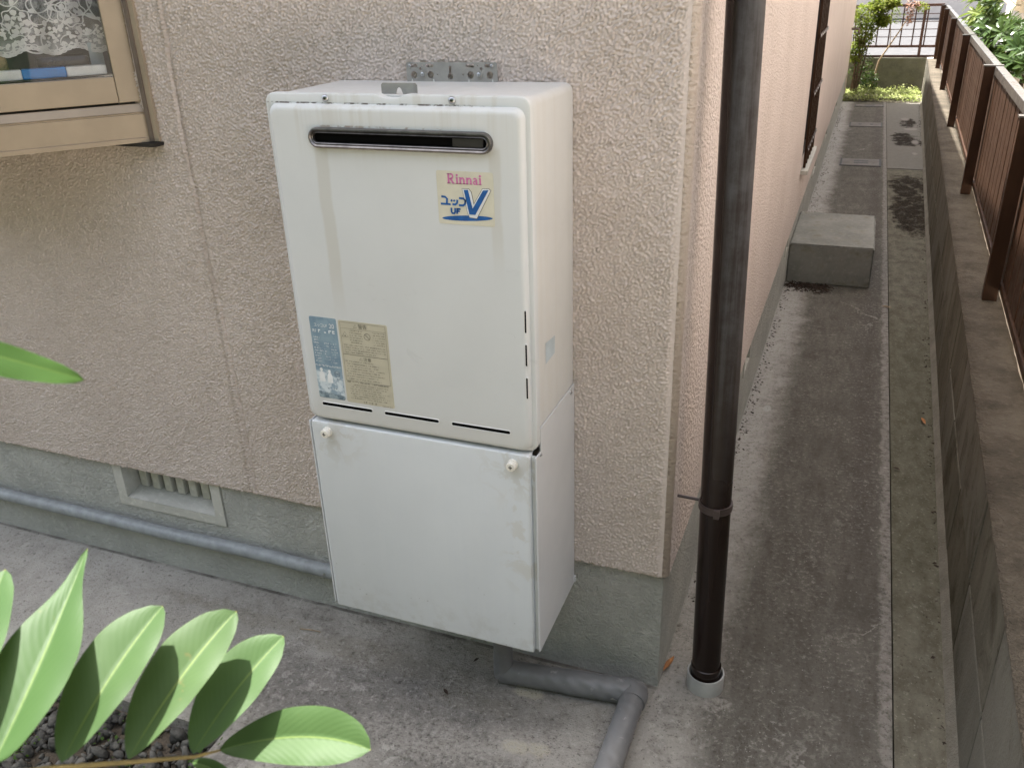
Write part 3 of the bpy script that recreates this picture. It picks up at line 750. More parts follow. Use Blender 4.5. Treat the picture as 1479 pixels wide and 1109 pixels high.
on_sill('basket', 'woven tan basket at the left end of the window sill', 'basket', [('basket_body', 'wicker', [(.235, .34, -.10, -.066, ISZ + .001, ISZ + .045)], .008)])
on_sill('spectacle_case', 'black case lying behind the blue and white packet', 'case', [('case_body', 'case_black', [(.085, .185, -.098, -.068, ISZ + .001, ISZ + .040)], .010)])
on_sill('paper_sheet', 'pale blue paper standing in the corner of the window pane', 'paper', [('sheet', 'pale_blue', [(.056, .082, -.10, -.097, ISZ + .001, ISZ + .06)], 0)])

# ------------------------------------------------------------------ water heater
HX, HZ = -.6729, .6958
H = thing('water_heater', 'white wall mounted gas water heater with a long steel exhaust slot', 'water heater', (HX, 0, HZ))
bm = B(); loft(bm, [rrect(.005, .4665, .004, .5965, .014, -.003), rrect(.005, .4665, .004, .5965, .014, -.2025)], True, True)
obj('casing', bm, 'enamel_side', H, smooth=True)
NT = (.237, .006)
def rr(i, y, t=0.): return rrect(.0 + i, .47 - i, .0 + i, .6 - i, .017 - min(i, .008), y, notch=NT)
def pr(i, y): return rrect(.0105 + i, .4605 - i, .004 + i, .5835 - i, .016 - i * .3, y, notch=(.237, 0.))
bm = B()
loft(bm, [rr(0, -.2028), rr(0, -.2145), rr(.0012, -.2172), rr(.004, -.2185), pr(-.001, -.2187), pr(.0003, -.2235), pr(.0022, -.2275), pr(.0052, -.2302), pr(.0095, -.2310)], False, True)
obj('front_cover', bm, 'enamel_front', H, smooth=True)
PY = -.2310
def stad(x0, x1, z0, z1, y, i=0., n=8): return rrect(x0 + i, x1 - i, z0 + i, z1 - i, (z1 - z0) / 2 - i - 1e-5 if (z1 - z0) < (x1 - x0) else (x1 - x0) / 2 - i - 1e-5, y, n)
EX = (.0885, .4135, .5165, .5495)
bm = B(); loft(bm, [stad(*EX, PY + .001), stad(*EX, PY - .006, .0003), stad(*EX, PY - .0085, .0018), stad(*EX, PY - .0090, .0035), stad(*EX, PY - .0075, .0056), stad(*EX, PY - .0058, .0064), stad(*EX, PY - .0068, .0078), stad(*EX, PY - .0060, .0088), stad(*EX, PY - .0006, .0094)], False, False)
ev = obj('exhaust_vent', bm, 'steel', H, smooth=True)
bm = B(); loft(bm, [stad(*EX, PY - .0005, .0085)], False, True); obj('opening_shade', bm, 'black', ev)  # black plate, shade of the exhaust hole painted in
bm = B(); box(bm, .347, .398, PY - .004, PY - .0008, .5265, .5395); obj('baffle', bm, 'dark_metal', ev, bevel=.001)
def slot(x0, x1, z0, z1, y=PY):
    bm = B(); loft(bm, [stad(x0, x1, z0, z1, y + .0005), stad(x0, x1, z0, z1, y - .0005)], False, True)
    s_ = obj('slot_shade', bm, 'black', H)  # raised black plate with the shade of a slot as its colour
    bm = B(); loft(bm, [stad(x0, x1, z0, z1, y + .0004, -.0016), stad(x0, x1, z0, z1, y - .0011, -.0006), stad(x0, x1, z0, z1, y - .0004, .0002)], False, False)
    obj('rim', bm, 'enamel_side', s_, smooth=True)
for a, b in ((.0415, .1495), (.1755, .2863), (.312, .4245)): slot(a, b, .0362, .0424)
for a, b in ((.230, .2686), (.1703, .2092), (.1099, .1488)): slot(.4562, .4593, a, b, PY + .0012)
bm = B()
pan = [(.0062, 0), (.0062, .0008), (.005, .0026), (.0025, .0036), (0, .0038)]
def screw(parent, x, y, z, axis='y', m='screw', k=1., cross=True):
    bm = B(); revolve(bm, [(r * k, h * k) for r, h in pan], (x, y, z), 16, axis); s_ = obj('screw', bm, m, parent, smooth=True)
    if cross:
        bm = B(); w, l, t = .0005 * k, .0022 * k, .0042 * k
        if axis == 'y': box(bm, x - l, x + l, y - t, y - t * .6, z - w, z + w); box(bm, x - w, x + w, y - t - .0001, y - t * .6, z - l, z + l)
        else: box(bm, x + t * .6, x + t, y - l, y + l, z - w, z + w); box(bm, x + t * .6, x + t + .0001, y - w, y + w, z - l, z + l)
        obj('cross_shade', bm, 'black', s_)  # black cross painted for shade in the screw head
screw(H, .118, -.2185, .5925); screw(H, .343, -.2185, .5925)
bm = B(); R = [(.205, .592), (.205, .6195), (.208, .6225), (.2315, .6225), (.2315, .611), (.2335, .6155), (.2370, .617), (.2405, .6155), (.2425, .611), (.2425, .6225), (.266, .6225), (.269, .6195), (.269, .592)]
R = [(.205, .592), (.205, .6105), (.208, .6135), (.266, .6135), (.269, .6105), (.269, .592), (.2445, .592), (.243, .598), (.2405, .605), (.237, .6075), (.2335, .605), (.231, .598), (.2295, .592)]
vs0 = [bm.verts.new((x, -.188, z)) for x, z in R]; vs1 = [bm.verts.new((x, -.1865, z)) for x, z in R]
bm.faces.new(vs0); bm.faces.new(vs1[::-1])
for i in range(len(R)): j = (i + 1) % len(R); bm.faces.new((vs0[i], vs1[i], vs1[j], vs0[j]))
obj('hanger_tab', bm, 'zinc', H)
# perforated mounting plate behind the top edge
def perforated():
    x0, x1, z0, z1 = .158, .333, .575, .6285
    bm = B(); loft(bm, [rrect(x0, x1, z0, z1, .003, -.003, 3), rrect(x0, x1, z0, z1, .003, -.0045, 3)], True, True); bmesh.ops.recalc_face_normals(bm, faces=bm.faces)
    pl_ = obj('mounting_plate', bm, 'zinc', H)
    cut = B(); U = lambda u: x0 + (u - 305) / 4690.; Vv = lambda v: z1 - (v - 122) / 5400.
    def cyl(u, v, r): loft(cut, [[Vector((U(u) + r * cos(a), y, Vv(v) + r * sin(a))) for a in [2 * pi * k / 20 for k in range(20)]] for y in (-.02, .02)], True, True)
    for u in (372, 527, 890, 1060): cyl(u, 235, .0063)
    for u in (452, 593, 822, 958): cyl(u, 150 if u in (452, 958) else 232, .0013)
    cyl(435, 180, .0027); cyl(985, 180, .0027)
    for u in (375, 520, 887, 1050): loft(cut, [stad(U(u) - .008, U(u) + .008, Vv(152) - .003, Vv(152) + .003, y) for y in (-.02, .02)], True, True)
    key = [(-.0025, -.001), (-.0025, .010), (0, .0125), (.0025, .010), (.0025, -.001), (.0052, -.004), (.0052, -.008), (.0025, -.011), (-.0025, -.011), (-.0052, -.008), (-.0052, -.004)]
    loft(cut, [[Vector((U(708) + a, y, Vv(215) + b)) for a, b in key] for y in (-.02, .02)], True, True)
    bmesh.ops.recalc_face_normals(cut, faces=cut.faces)
    cm = bpy.data.meshes.new('cut'); cut.to_mesh(cm); cut.free(); co = bpy.data.objects.new('cut', cm); COL.objects.link(co); co.parent = H
    md = pl_.modifiers.new('b', 'BOOLEAN'); md.object = co; md.operation = 'DIFFERENCE'; md.solver = 'EXACT'
    bpy.context.view_layer.update()
    dg = bpy.context.evaluated_depsgraph_get(); nm = bpy.data.meshes.new_from_object(pl_.evaluated_get(dg))
    pl_.modifiers.clear(); pl_.data = nm; bpy.data.objects.remove(co)
    for u in (455, 965):
        bm = B(); revolve(bm, [(.0068, 0), (.0068, .001), (0, .0012)], (U(u), -.0046, Vv(230)), 20, 'y'); w = obj('washer', bm, 'zinc', pl_)
        bm = B(); revolve(bm, [(.0036, 0), (.0034, .002), (.002, .0032), (0, .0034)], (U(u), -.0058, Vv(228)), 14, 'y'); obj('bolt', bm, 'screw', pl_, smooth=True)
    for u in (340, 1080):
        bm = B(); revolve(bm, [(.0034, 0), (.0032, .002), (.002, .0032), (0, .0034)], (U(u), -.0046, Vv(152)), 14, 'y'); obj('bolt', bm, 'screw', pl_, smooth=True)
    bm = B()
    for u in (355, 555, 875, 1085):
        vs = [bm.verts.new((U(u) + a, -.0055, .592 + b)) for a, b in ((-.003, 0), (.003, 0), (.0006, .009), (-.0006, .009))]; bm.faces.new(vs)
    obj('hook', bm, 'enamel_side', pl_, kind='stuff')
    pl_.location.y = -.005
perforated()
# stickers -----------------------------------------------------------------
def sticker(x0, x1, z0, z1, m, name='sticker'):
    bm = B(); loft(bm, [rrect(x0, x1, z0, z1, .003, PY + .0002, 3), rrect(x0, x1, z0, z1, .003, PY - .0005, 3)], False, True)
    return obj(name, bm, m, H)
LX0, LX1, LZ0, LZ1 = .3140, .4110, .4045, .4890
st = sticker(LX0, LX1, LZ0, LZ1, 'st_paper'); st['label'] = 'cream maker sticker with pink and blue lettering'
Y1, Y2, Y3 = PY - .0008, PY - .0011, PY - .0014
lu = lambda x, y: (LX0 + (x - 105) / 845. * .097, LZ1 - (y - 165 - (x - 105) * .055) / 770. * .0845)
def serif_word(bm, x, z, h, y):
    s = h; st_ = .20 * s; hair = .09 * s
    def L(*p): return [(x + a * s, z + b * s) for a, b in p]
    def bar(a, b, c, d): flat(bm, L((a, b), (c, b), (c, d), (a, d)), y)
    def arcp(cx, cy, rx, ry, a0, a1, w, n=14): stroke(bm, [(x + (cx + rx * cos(rad(a0 + (a1 - a0) * i / n))) * s, z + (cy + ry * sin(rad(a0 + (a1 - a0) * i / n))) * s) for i in range(n + 1)], w * s, y)
    # R
    bar(.06, 0, .26, 1); bar(0, 0, .36, .08); bar(0, .92, .45, 1); arcp(.40, .73, .22, .225, 92, -92, .17); bar(.26, .47, .42, .55)
    stroke(bm, L((.36, .52), (.66, .04)), .19 * s, y); bar(.56, 0, .82, .08)
    o = .92
    def i_(o):
        bar(o + .06, .0, o + .25, .66); bar(o, 0, o + .31, .07); bar(o, .60, o + .15, .66)
        flat(bm, L(*[(o + .155 + .12 * cos(t), .86 + .12 * sin(t)) for t in [2 * pi * q / 12 for q in range(12)]]), y)
    def n_(o):
        bar(o + .05, 0, o + .24, .66); bar(o, 0, o + .29, .07); bar(o, .60, o + .15, .66); bar(o + .45, 0, o + .64, .45); bar(o + .40, 0, o + .69, .07)
        arcp(o + .395, .43, .15, .17, 165, 0, .15)
    i_(o); n_(o + .36); n_(o + 1.10)
    a = o + 1.86
    bar(a + .30, 0, a + .48, .48); bar(a + .44, 0, a + .58, .07); arcp(a + .24, .46, .15, .15, 165, 0, .14); arcp(a + .20, .19, .13, .13, 60, 300, .13); stroke(bm, L((a + .20, .36), (a + .34, .40)), .09 * s, y)
    i_(a + .63)
    return a + .95
bm = B(); rx, rz = lu(270, 345); serif_word(bm, rx, rz - .001, .0158, Y2); o_ = obj('lettering', bm, 'st_pink', st)
bm = B(); flat(bm, [lu(*q) for q in ((480, 425), (590, 430), (628, 480), (655, 640), (785, 430), (885, 428), (918, 460), (690, 868), (575, 852), (545, 775))], Y1); obj('logo_outline', bm, 'st_dark', st)
bm = B(); flat(bm, [lu(*q) for q in ((487, 432), (588, 437), (620, 484), (650, 662), (790, 437), (880, 436), (908, 462), (686, 858), (579, 843), (552, 772))], Y2); obj('logo_outline', bm, 'st_white', st)
bm = B(); flat(bm, [lu(*q) for q in ((512, 447), (575, 447), (632, 715), (798, 455), (880, 452), (668, 806), (578, 802))], Y3)
flat(bm, [lu(540 + 382 * cos(t), 858 + (40 * sin(t))) for t in [2 * pi * i / 40 for i in range(40)]], Y1 + .0001)
wst = .0034
stroke(bm, [lu(*q) for q in ((165, 540), (225, 548), (250, 575), (243, 640))], wst, Y2); stroke(bm, [lu(*q) for q in ((150, 645), (300, 655))], wst * .9, Y2)
stroke(bm, [lu(*q) for q in ((308, 590), (328, 610))], wst, Y2); stroke(bm, [lu(*q) for q in ((350, 592), (366, 612))], wst, Y2); stroke(bm, [lu(*q) for q in ((408, 590), (400, 635), (372, 658), (328, 655))], wst, Y2)
stroke(bm, [lu(*q) for q in ((432, 565), (500, 572), (528, 600), (520, 650), (490, 672), (425, 668))], wst, Y2)
stroke(bm, [lu(*q) for q in ((308, 705), (308, 765), (320, 785), (350, 788), (362, 770), (366, 710))], wst * .9, Y2)
stroke(bm, [lu(*q) for q in ((398, 712), (392, 795))], wst * .9, Y2); stroke(bm, [lu(*q) for q in ((392, 722), (448, 724))], wst * .8, Y2); stroke(bm, [lu(*q) for q in ((392, 756), (435, 757))], wst * .7, Y2)
obj('lettering', bm, 'st_blue', st)
# blue specification sticker
rs = random.Random(11)
def textline(bm, x0, x1, z, h, y, density=.75, lo=.6, hi=1.6):
    x = x0
    while x < x1:
        w = h * rs.uniform(lo, hi) * .55
        if rs.random() < density:
            if rs.random() < .5: flat(bm, [(x, z), (min(x + w, x1), z), (min(x + w, x1), z + h * .35), (x, z + h * .35)], y)
            if rs.random() < .6: flat(bm, [(x, z + h * .65), (min(x + w, x1), z + h * .65), (min(x + w, x1), z + h), (x, z + h)], y)
            if rs.random() < .6: flat(bm, [(x, z), (x + w * .35, z), (x + w * .35, z + h), (x, z + h)], y - .0001)
        x += w * 1.35
b0, b1, c0_, c1_ = .0373, .0938, .0525, .2155
sb_ = sticker(b0, b1, c0_, c1_, 'faded'); sb_['label'] = 'faded blue specification sticker with a washed out picture'
bm = B(); text_into(bm, 'ユッコUF', b0 + .0085, c1_ - .0185, .0085, Y2, .80); text_into(bm, '20', b0 + .0405, c1_ - .0195, .0125, Y2, .9)
text_into(bm, 'RF', b0 + .004, c1_ - .030, .0085, Y2); textline(bm, b0 + .0165, b1 - .004, c1_ - .0298, .006, Y2, .95, 1., 1.8)
for i in range(10):
    z = c1_ - .041 - i * .0053
    textline(bm, b0 + .004, b0 + .004 + rs.uniform(.010, .019), z, .0024, Y2, .9)
    if i > 1: textline(bm, b0 + .025, b0 + .036, z, .0022, Y2, .7); textline(bm, b0 + .040, b1 - .004, z, .0022, Y2, .6)
textline(bm, b0 + .001, b1 - .001, c0_ + .0655, .003, Y2, .95)
obj('lettering', bm, 'st_white', sb_, kind='stuff')
bm = B()
for (cx, cz, k) in ((b0 + .012, c0_ + .052, 1.), (b0 + .029, c0_ + .050, .95)):       # two pale figures of the washed-out picture
    flat(bm, [(cx + .0030 * k * cos(t), cz + .0065 * k + .0036 * k * sin(t)) for t in [2 * pi * q / 14 for q in range(14)]], Y1)
    flat(bm, [(cx - .006 * k, cz - .018 * k), (cx + .006 * k, cz - .018 * k), (cx + .0055 * k, cz - .002), (cx + .002 * k, cz + .003 * k), (cx - .002 * k, cz + .003 * k), (cx - .0055 * k, cz - .002)], Y1)
obj('picture', bm, 'st_white', sb_)
bm = B(); ccx, ccz = b0 + .0455, c0_ + .053; stroke(bm, [(ccx + .0055 * cos(t), ccz + .0055 * sin(t)) for t in [2 * pi * q / 20 for q in range(21)]], .0006, Y2); textline(bm, ccx - .003, ccx + .003, ccz - .001, .003, Y2, .9); textline(bm, ccx - .004, ccx + .004, ccz - .012, .0025, Y2, .9)
textline(bm, b0 + .018, b0 + .044, c0_ + .0205, .0022, Y2, .6)
obj('lettering', bm, 'st_ink', sb_, kind='stuff')
# tan warning sticker
b0, b1, c0_, c1_ = .0978, .1975, .0515, .2145
sw2 = sticker(b0, b1, c0_, c1_, 'st_tan'); sw2['label'] = 'yellowed warning sticker covered in small grey print'
bm = B()
def frame(x0, x1, z0, z1, w=.0005):
    for p, q in (((x0, z0), (x1, z0)), ((x1, z0), (x1, z1)), ((x1, z1), (x0, z1)), ((x0, z1), (x0, z0))): stroke(bm, [p, q], w, Y1)
frame(b0 + .004, b1 - .004, c0_ + .098, c1_ - .003); frame(b0 + .004, b1 - .004, c0_ + .045, c0_ + .0975)
text_into(bm, '警告', b0 + .041, c1_ - .0118, .0092, Y2); text_into(bm, '注意', b0 + .045, c0_ + .0885, .0082, Y2)
def tri(cx, cz, s, w): stroke(bm, [(cx - s, cz), (cx, cz + 1.7 * s), (cx + s, cz), (cx - s, cz)], w, Y2)
tri(b0 + .0355, c1_ - .0115, .0035, .0006); tri(b0 + .040, c0_ + .0887, .003, .0006); tri(b0 + .0125, c1_ - .031, .0062, .0007)
flat(bm, [(b0 + .0110, c1_ - .0300), (b0 + .0140, c1_ - .0300), (b0 + .0125, c1_ - .0262)], Y2)
pcx, pcz = b0 + .058, c1_ - .0265; stroke(bm, [(pcx + .0062 * cos(t), pcz + .0062 * sin(t)) for t in [2 * pi * q / 24 for q in range(25)]], .0008, Y2); stroke(bm, [(pcx - .0044, pcz + .0044), (pcx + .0044, pcz - .0044)], .0009, Y2)
stroke(bm, [(b0 + .004, c1_ - .0145), (b1 - .004, c1_ - .0145)], .0004, Y1)
for i in range(6): textline(bm, b0 + .022, b0 + .0475, c1_ - .0185 - i * .0046, .0017, Y2, .8); textline(bm, b0 + .069, b1 - .006, c1_ - .0185 - i * .0046, .0017, Y2, .8)
for i in range(4): textline(bm, b0 + .007, b1 - .007 - (i == 3) * .02, c0_ + .1155 - i * .0048, .0018, Y2, .85)
for i in range(8): textline(bm, b0 + .007 + .003 * (i % 2), b1 - .006 - rs.uniform(0, .03), c0_ + .0835 - i * .0050, .0018, Y2, .85)
textline(bm, b0 + .006, b1 - .008, c0_ + .0415, .0026, Y2, .9)
for i in range(7): textline(bm, b0 + .010, b1 - .006 - rs.uniform(0, .02), c0_ + .0365 - i * .0046, .0018, Y2, .8)
textline(bm, b0 + .036, b0 + .064, c0_ + .0022, .0032, Y2, 1., 1.5, 2.); textline(bm, b0 + .075, b1 - .004, c0_ + .0012, .0016, Y2, .9)
obj('lettering', bm, 'st_dark', sw2, kind='stuff')
# small faded sticker on the right flank
bm = B(); vs = [bm.verts.new(q) for q in ((.4671, -.161, .146), (.4671, -.112, .148), (.4671, -.110, .181), (.4671, -.160, .185))]; bm.faces.new(vs); obj('sticker', bm, 'pale_blue', H)['label'] = 'small pale blue sticker on the right flank'

# ------------------------------------------------------------------ pipe cover below
CV = thing('pipe_cover', 'plain white sheet metal pipe cover box mounted below the water heater', 'pipe cover', (HX, 0, .2574))
cz = lambda z: z - .2574
bm = B()
# front sheet with folded edges
x0, x1, zb_, zt = .0085, .4585, cz(.2470), cz(.6935)
loft(bm, [rrect(x0, x1, zb_, zt, .004, -.214, 3), rrect(x0, x1, zb_, zt, .004, -.2285, 3), rrect(x0 + .0012, x1 - .0012, zb_ + .0012, zt - .0012, .004, -.2312, 3), rrect(x0 + .004, x1 - .004, zb_ + .004, zt - .004, .003, -.232, 3)], True, True)
obj('front_panel', bm, 'enamel_cover', CV, smooth=True)
def sidep(xa, xb):
    bm = B(); Q = [(-.2265, cz(.2490)), (-.004, cz(.2560)), (-.004, cz(.735)), (-.2005, cz(.735)), (-.2005, cz(.689)), (-.2265, cz(.689))]
    a = [bm.verts.new((xa, y, z)) for y, z in Q]; b = [bm.verts.new((xb, y, z)) for y, z in Q]
    bm.faces.new(a); bm.faces.new(b[::-1])
    for i in range(6): j = (i + 1) % 6; bm.faces.new((a[i], b[i], b[j], a[j]))
    return bm
obj('side_panel', sidep(.4672, .4700), 'enamel_plain', CV, bevel=.0008)
obj('side_panel', sidep(0, .0028), 'enamel_plain', CV, bevel=.0008)
for a, b in ((.4592, .4671), (.0029, .0082)): obj('edge_flange', boxes((a, b, -.2205, -.2185, cz(.2495), cz(.689))), 'enamel_cover', CV)
obj('top_lip', boxes((.010, .457, -.2135, -.19, cz(.6900), cz(.6928))), 'enamel_cover', CV)
obj('back_tab', boxes((.470, .474, -.010, -.004, cz(.262), cz(.275))), 'enamel_plain', CV)
for (x, z) in ((.0450, cz(.6755)), (.4280, cz(.6735))):
    bm = B(); revolve(bm, [(.0100, 0), (.0100, .004), (.0088, .0046), (.0088, .012), (.0078, .014), (0, .0144)], (x, -.232, z), 20, 'y'); kb = obj('thumb_screw', bm, 'knob', CV, smooth=True)
    bm = B(); box(bm, x - .0035, x + .0035, -.2468, -.2462, z - .0007, z + .0007); box(bm, x - .0007, x + .0007, -.2469, -.2462, z - .0035, z + .0035); obj('cross_shade', bm, 'dark_metal', kb)  # dark cross painted for shade in the knob's recess
screw(CV, .4700, -.029, cz(.727), 'x', k=.75); screw(CV, .4700, -.2035, cz(.684), 'x', k=.6)

# ------------------------------------------------------------------ pipes
bm = B(); pth = arc_path([(-.345, -.085, .45), (-.345, -.085, .034), (-.05, -.066, .034), (-.046, -1.7, .034)], .05, 6)
dp = thing('drain_pipe', 'grey tape wrapped pipe leaving the cover and turning along the ground', 'pipe', (-.345, -.085, .0))
def rel(bm, o):
    for v in bm.verts: v.co -= o.location
    return bm
bm = B(); tube(bm, [(-.345, -.085, .5), (-.345, -.085, .05)], .021, 20); obj('riser', rel(bm, dp), 'tape', dp, smooth=True)
bm = B(); tube(bm, [(-.345, -.085, .095), (-.345, -.085, .040), (-.3435, -.085, .030), (-.338, -.0845, .0262)], [.0215, .0235, .026, .022], 20); obj('elbow', rel(bm, dp), 'tape', dp, smooth=True)
rq = random.Random(5)
P0, P1 = Vector((-.352, -.0855, .0285)), Vector((-.052, -.050, .0285))
bm = B(); n = 34; tube(bm, [P0.lerp(P1, i / n) for i in range(n + 1)], [(.0262 if i < 17 else .0280) + (.0006 if i % 3 == 0 else 0) + rq.uniform(-.0003, .0003) for i in range(n + 1)], 24); obj('run', rel(bm, dp), 'tape', dp, smooth=True)
P2, P3 = Vector((-.050, -.038, .0285)), Vector((-.056, -1.6, .0285))
bm = B(); n = 140; tube(bm, [P2.lerp(P3, i / n) for i in range(n + 1)], [.0262 + (.0007 if i % 3 == 0 else 0) + rq.uniform(-.0004, .0004) for i in range(n + 1)], 24); obj('run', rel(bm, dp), 'tape', dp, smooth=True)
bm = B(); tube(bm, [(-.085, -.0545, .0285), (-.066, -.052, .0288), (-.054, -.052, .029), (-.048, -.060, .029), (-.048, -.080, .0287)], [.0286, .0298, .0302, .0298, .0280], 24); obj('elbow', rel(bm, dp), 'tape', dp, smooth=True)
# torn tape flap
bm = B(); vs = [bm.verts.new(q) for q in ((-.100, -.081, .020), (-.072, -.079, .018), (-.090, -.086, .034))]; bm.faces.new(vs); obj('tape_flap', rel(bm, dp), 'pvc', dp)

cn = thing('conduit', 'galvanised steel conduit running along the foundation left of the heater', 'conduit', (-2, -.012, .133))
bm = B(); tube(bm, [(-6 + 2, 0, 0)] + [(-4 + i * .1, .0012 * sin(i * 1.3), .0012 * cos(i * .9)) for i in range(1, 54)], .0175, 18); obj('tube', bm, 'galv', cn, smooth=True)
bm = B(); tube(bm, [(1.153, 0, 0), (1.27, 0, 0)], .0192, 18); obj('coupling', bm, 'galv', cn, smooth=True)
bm = B(); revolve(bm, [(.0042, 0), (.004, .0015), (.0022, .003), (0, .0032)], (1.158, -.0188, .002), 12, 'y'); obj('set_screw', bm, 'screw', cn, smooth=True)

dn = thing('downpipe', 'round dark brown rainwater downpipe with faded upper face at the house corner', 'downpipe', (.0865, .055, 0))
lean = lambda z: (-.0185 * z, 0, z)
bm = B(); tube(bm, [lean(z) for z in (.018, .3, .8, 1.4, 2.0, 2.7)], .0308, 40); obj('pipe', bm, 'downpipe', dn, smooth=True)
bm = B(); revolve(bm, [(.0309, .062), (.0330, .0605), (.0330, .020), (.0309, .0195)], (-.0005, 0, 0), 40); obj('end_sleeve', bm, 'downpipe', dn, smooth=True)
ck = lean(.478)
bm = B(); revolve(bm, [(.0309, -.008), (.0335, -.008), (.0342, -.004), (.0330, -.001), (.0330, .001), (.0342, .004), (.0335, .008), (.0309, .008)], ck, 40); cl = obj('clamp', bm, 'clamp', dn, smooth=True)
bm = boxes((ck[0] + .002, ck[0] + .013, -.0405, -.032, ck[2] - .0095, ck[2] + .0095)); obj('clasp', bm, 'clamp', cl, bevel=.001)
bm = B(); tube(bm, [(ck[0] - .030, .004, ck[2] + .002), (-.098, .0, ck[2] + .006)], .0032, 10); obj('anchor_rod', bm, 'clamp', cl, smooth=True)
bm = B(); revolve(bm, [(.0365, .002), (.0365, .0385), (.0376, .040), (.0398, .040), (.0408, .0385), (.0408, -.01)], (0, 0, 0), 40)
pc = obj('drain_socket', bm, 'pvc', None, smooth=True, label='short white plastic drain socket ring around the foot of the brown downpipe', cat='drain socket', loc=(.0865, .055, 0))

# ------------------------------------------------------------------ step, covers
bm = B(); box(bm, -.0115, .389, 2.985, 3.66, 0.0005, .205)
bmesh.ops.bevel(bm, geom=bm.edges[:], offset=.007, segments=2, affect='EDGES'); bmesh.ops.subdivide_edges(bm, edges=bm.edges[:], cuts=14, use_grid_fill=True)
for v in bm.verts:
    if v.co.z > .01: v.co += Vector((random.gauss(0, .0011), random.gauss(0, .0011), random.gauss(0, .0007)))
obj('step', bm, 'step', None, smooth=True, label='low grey concrete step block against the side wall of the house', cat='step')
def cover(x0, x1, y0, y1, lbl, kind):
    t = thing('drain_cover', lbl, 'drain cover', ((x0 + x1) / 2, (y0 + y1) / 2, 0), group='drain covers set in the side passage')
    a, b = (x1 - x0) / 2, (y1 - y0) / 2
    fr_ = boxes((-a, -a + .014, -b, b, .001, .004), (a - .014, a, -b, b, .001, .004), (-a + .0141, a - .0141, -b, -b + .014, .001, .004), (-a + .0141, a - .0141, b - .014, b, .001, .004))
    obj('frame', fr_, 'dark_seal_gap', t)  # raised dark ring painted as the shaded gap round the lid
    obj('lid', boxes((-a + .0145, a - .0145, -b + .0145, b - .0145, .001, .0062)), 'lid', t, bevel=.002)
    if kind == 'slots': hs_ = [(-.05, .06, -.060, -.018), (-.05, .06, .022, .064)]
    else: hs_ = [(-.07, -.04, -.03, .03), (.04, .07, -.03, .03)]
    for q in hs_: obj('handle_slot_shade', boxes((*q, .0064, .0068)), 'dark_seal_gap', t)  # dark raised strips, slot shade put into their colour
cover(.120, .435, 6.11, 6.42, 'nearest drain cover with two parallel slots beyond the step', 'slots')
cover(.128, .440, 8.14, 8.42, 'middle drain cover with two square finger holes', 'holes')
cover(.142, .452, 9.62, 9.80, 'farthest drain cover next to the ground cover plants', 'slots')

# ------------------------------------------------------------------ boundary wall and fence
WX, WS, WH = .5955, .0266, .4416
WA = -math.atan(WS)                                                    # local +Y runs along the wall
bw = thing('boundary_wall', 'low mossy concrete block wall along the right side of the passage', 'wall', (WX, 0, 0), WA)
bl = mesh_from(boxes((0, .114, 0, .402, 0, .2115)), 'block', 'block', bevel=.004)
k0 = -4
for c in range(2):
    for k in range(k0, 26):
        y = -.078 + k * .41
        if y > 10.3: continue
        o = obj('block', bl, None, bw, loc=(random.uniform(-.001, .0015), y, .003 + c * .2175))
obj('mortar', boxes((.008, .106, -.078 + k0 * .41, 10.58, .0, .436)), 'mortar', bw)
bm = B(); vs = [bm.verts.new(q) for q in ((-.016, -1.7, -.003), (-.016, 10.5, -.003), (.001, 10.5, .022), (.001, -1.7, .022))]; bm.faces.new(vs); obj('fillet', bm, 'mortar', bw)
bm = B(); nx = 300
V = [[bm.verts.new((x + (random.uniform(-.002, .002) if x in (-.003, .119) else 0), -1.75 + 12.33 * i / nx, z + random.uniform(-.0012, .0012))) for x, z in ((-.002, .4335), (-.003, .4395), (.03, .4425), (.08, .4418), (.119, .4395), (.118, .4335))] for i in range(nx + 1)]
for i in range(nx):
    for j in range(5): bm.faces.new((V[i][j], V[i][j + 1], V[i + 1][j + 1], V[i + 1][j]))
obj('top_screed', bm, 'wall_top', bw, smooth='all')
bm = boxes((-.004, .118, 10.5802, 10.75, -.1, .4416)); obj('sunlit_wall_end', bm, 'pink_wall', bw)  # pale wall end, sunlight on the last blocks painted into its colour

fe = thing('fence', 'brown metal slat fence standing on the low block wall', 'fence', (WX, 0, WH), WA)
posts = [-.62, 1.637, 3.242, 5.337, 7.455, 9.396, 10.5]
pm = mesh_from(boxes((0.060, .104, -.019, .019, 0, .583)), 'post', 'fence', bevel=.002)
cm_ = mesh_from(boxes((.057, .140, -.021, .021, .5832, .589)), 'cap', 'fence_rail_glare')
for y in posts:
    o = obj('post', pm, None, fe, loc=(0, y / cos(WA), 0)); obj('cap', cm_, None, o)
rm = lambda z0, z1: (.1045, .1375, z0, z1)
for a, b in zip(posts, posts[1:]):
    obj('top_rail', boxes((.1045, .1375, a + .022, b - .022, .548, .5855)), 'fence_rail_glare', fe, bevel=.003)
    obj('bottom_rail', boxes((.1045, .1375, a + .0, b - .0, .036, .062)), 'fence', fe, bevel=.003)
sm_ = mesh_from(boxes((.112, .127, -.054, .054, .0625, .5478)), 'slat', 'fence', bevel=.0015)
y = -.55
while y < 10.45:
    obj('slat', sm_, None, fe, loc=(random.uniform(-.0008, .0008), y, 0)); y += .124

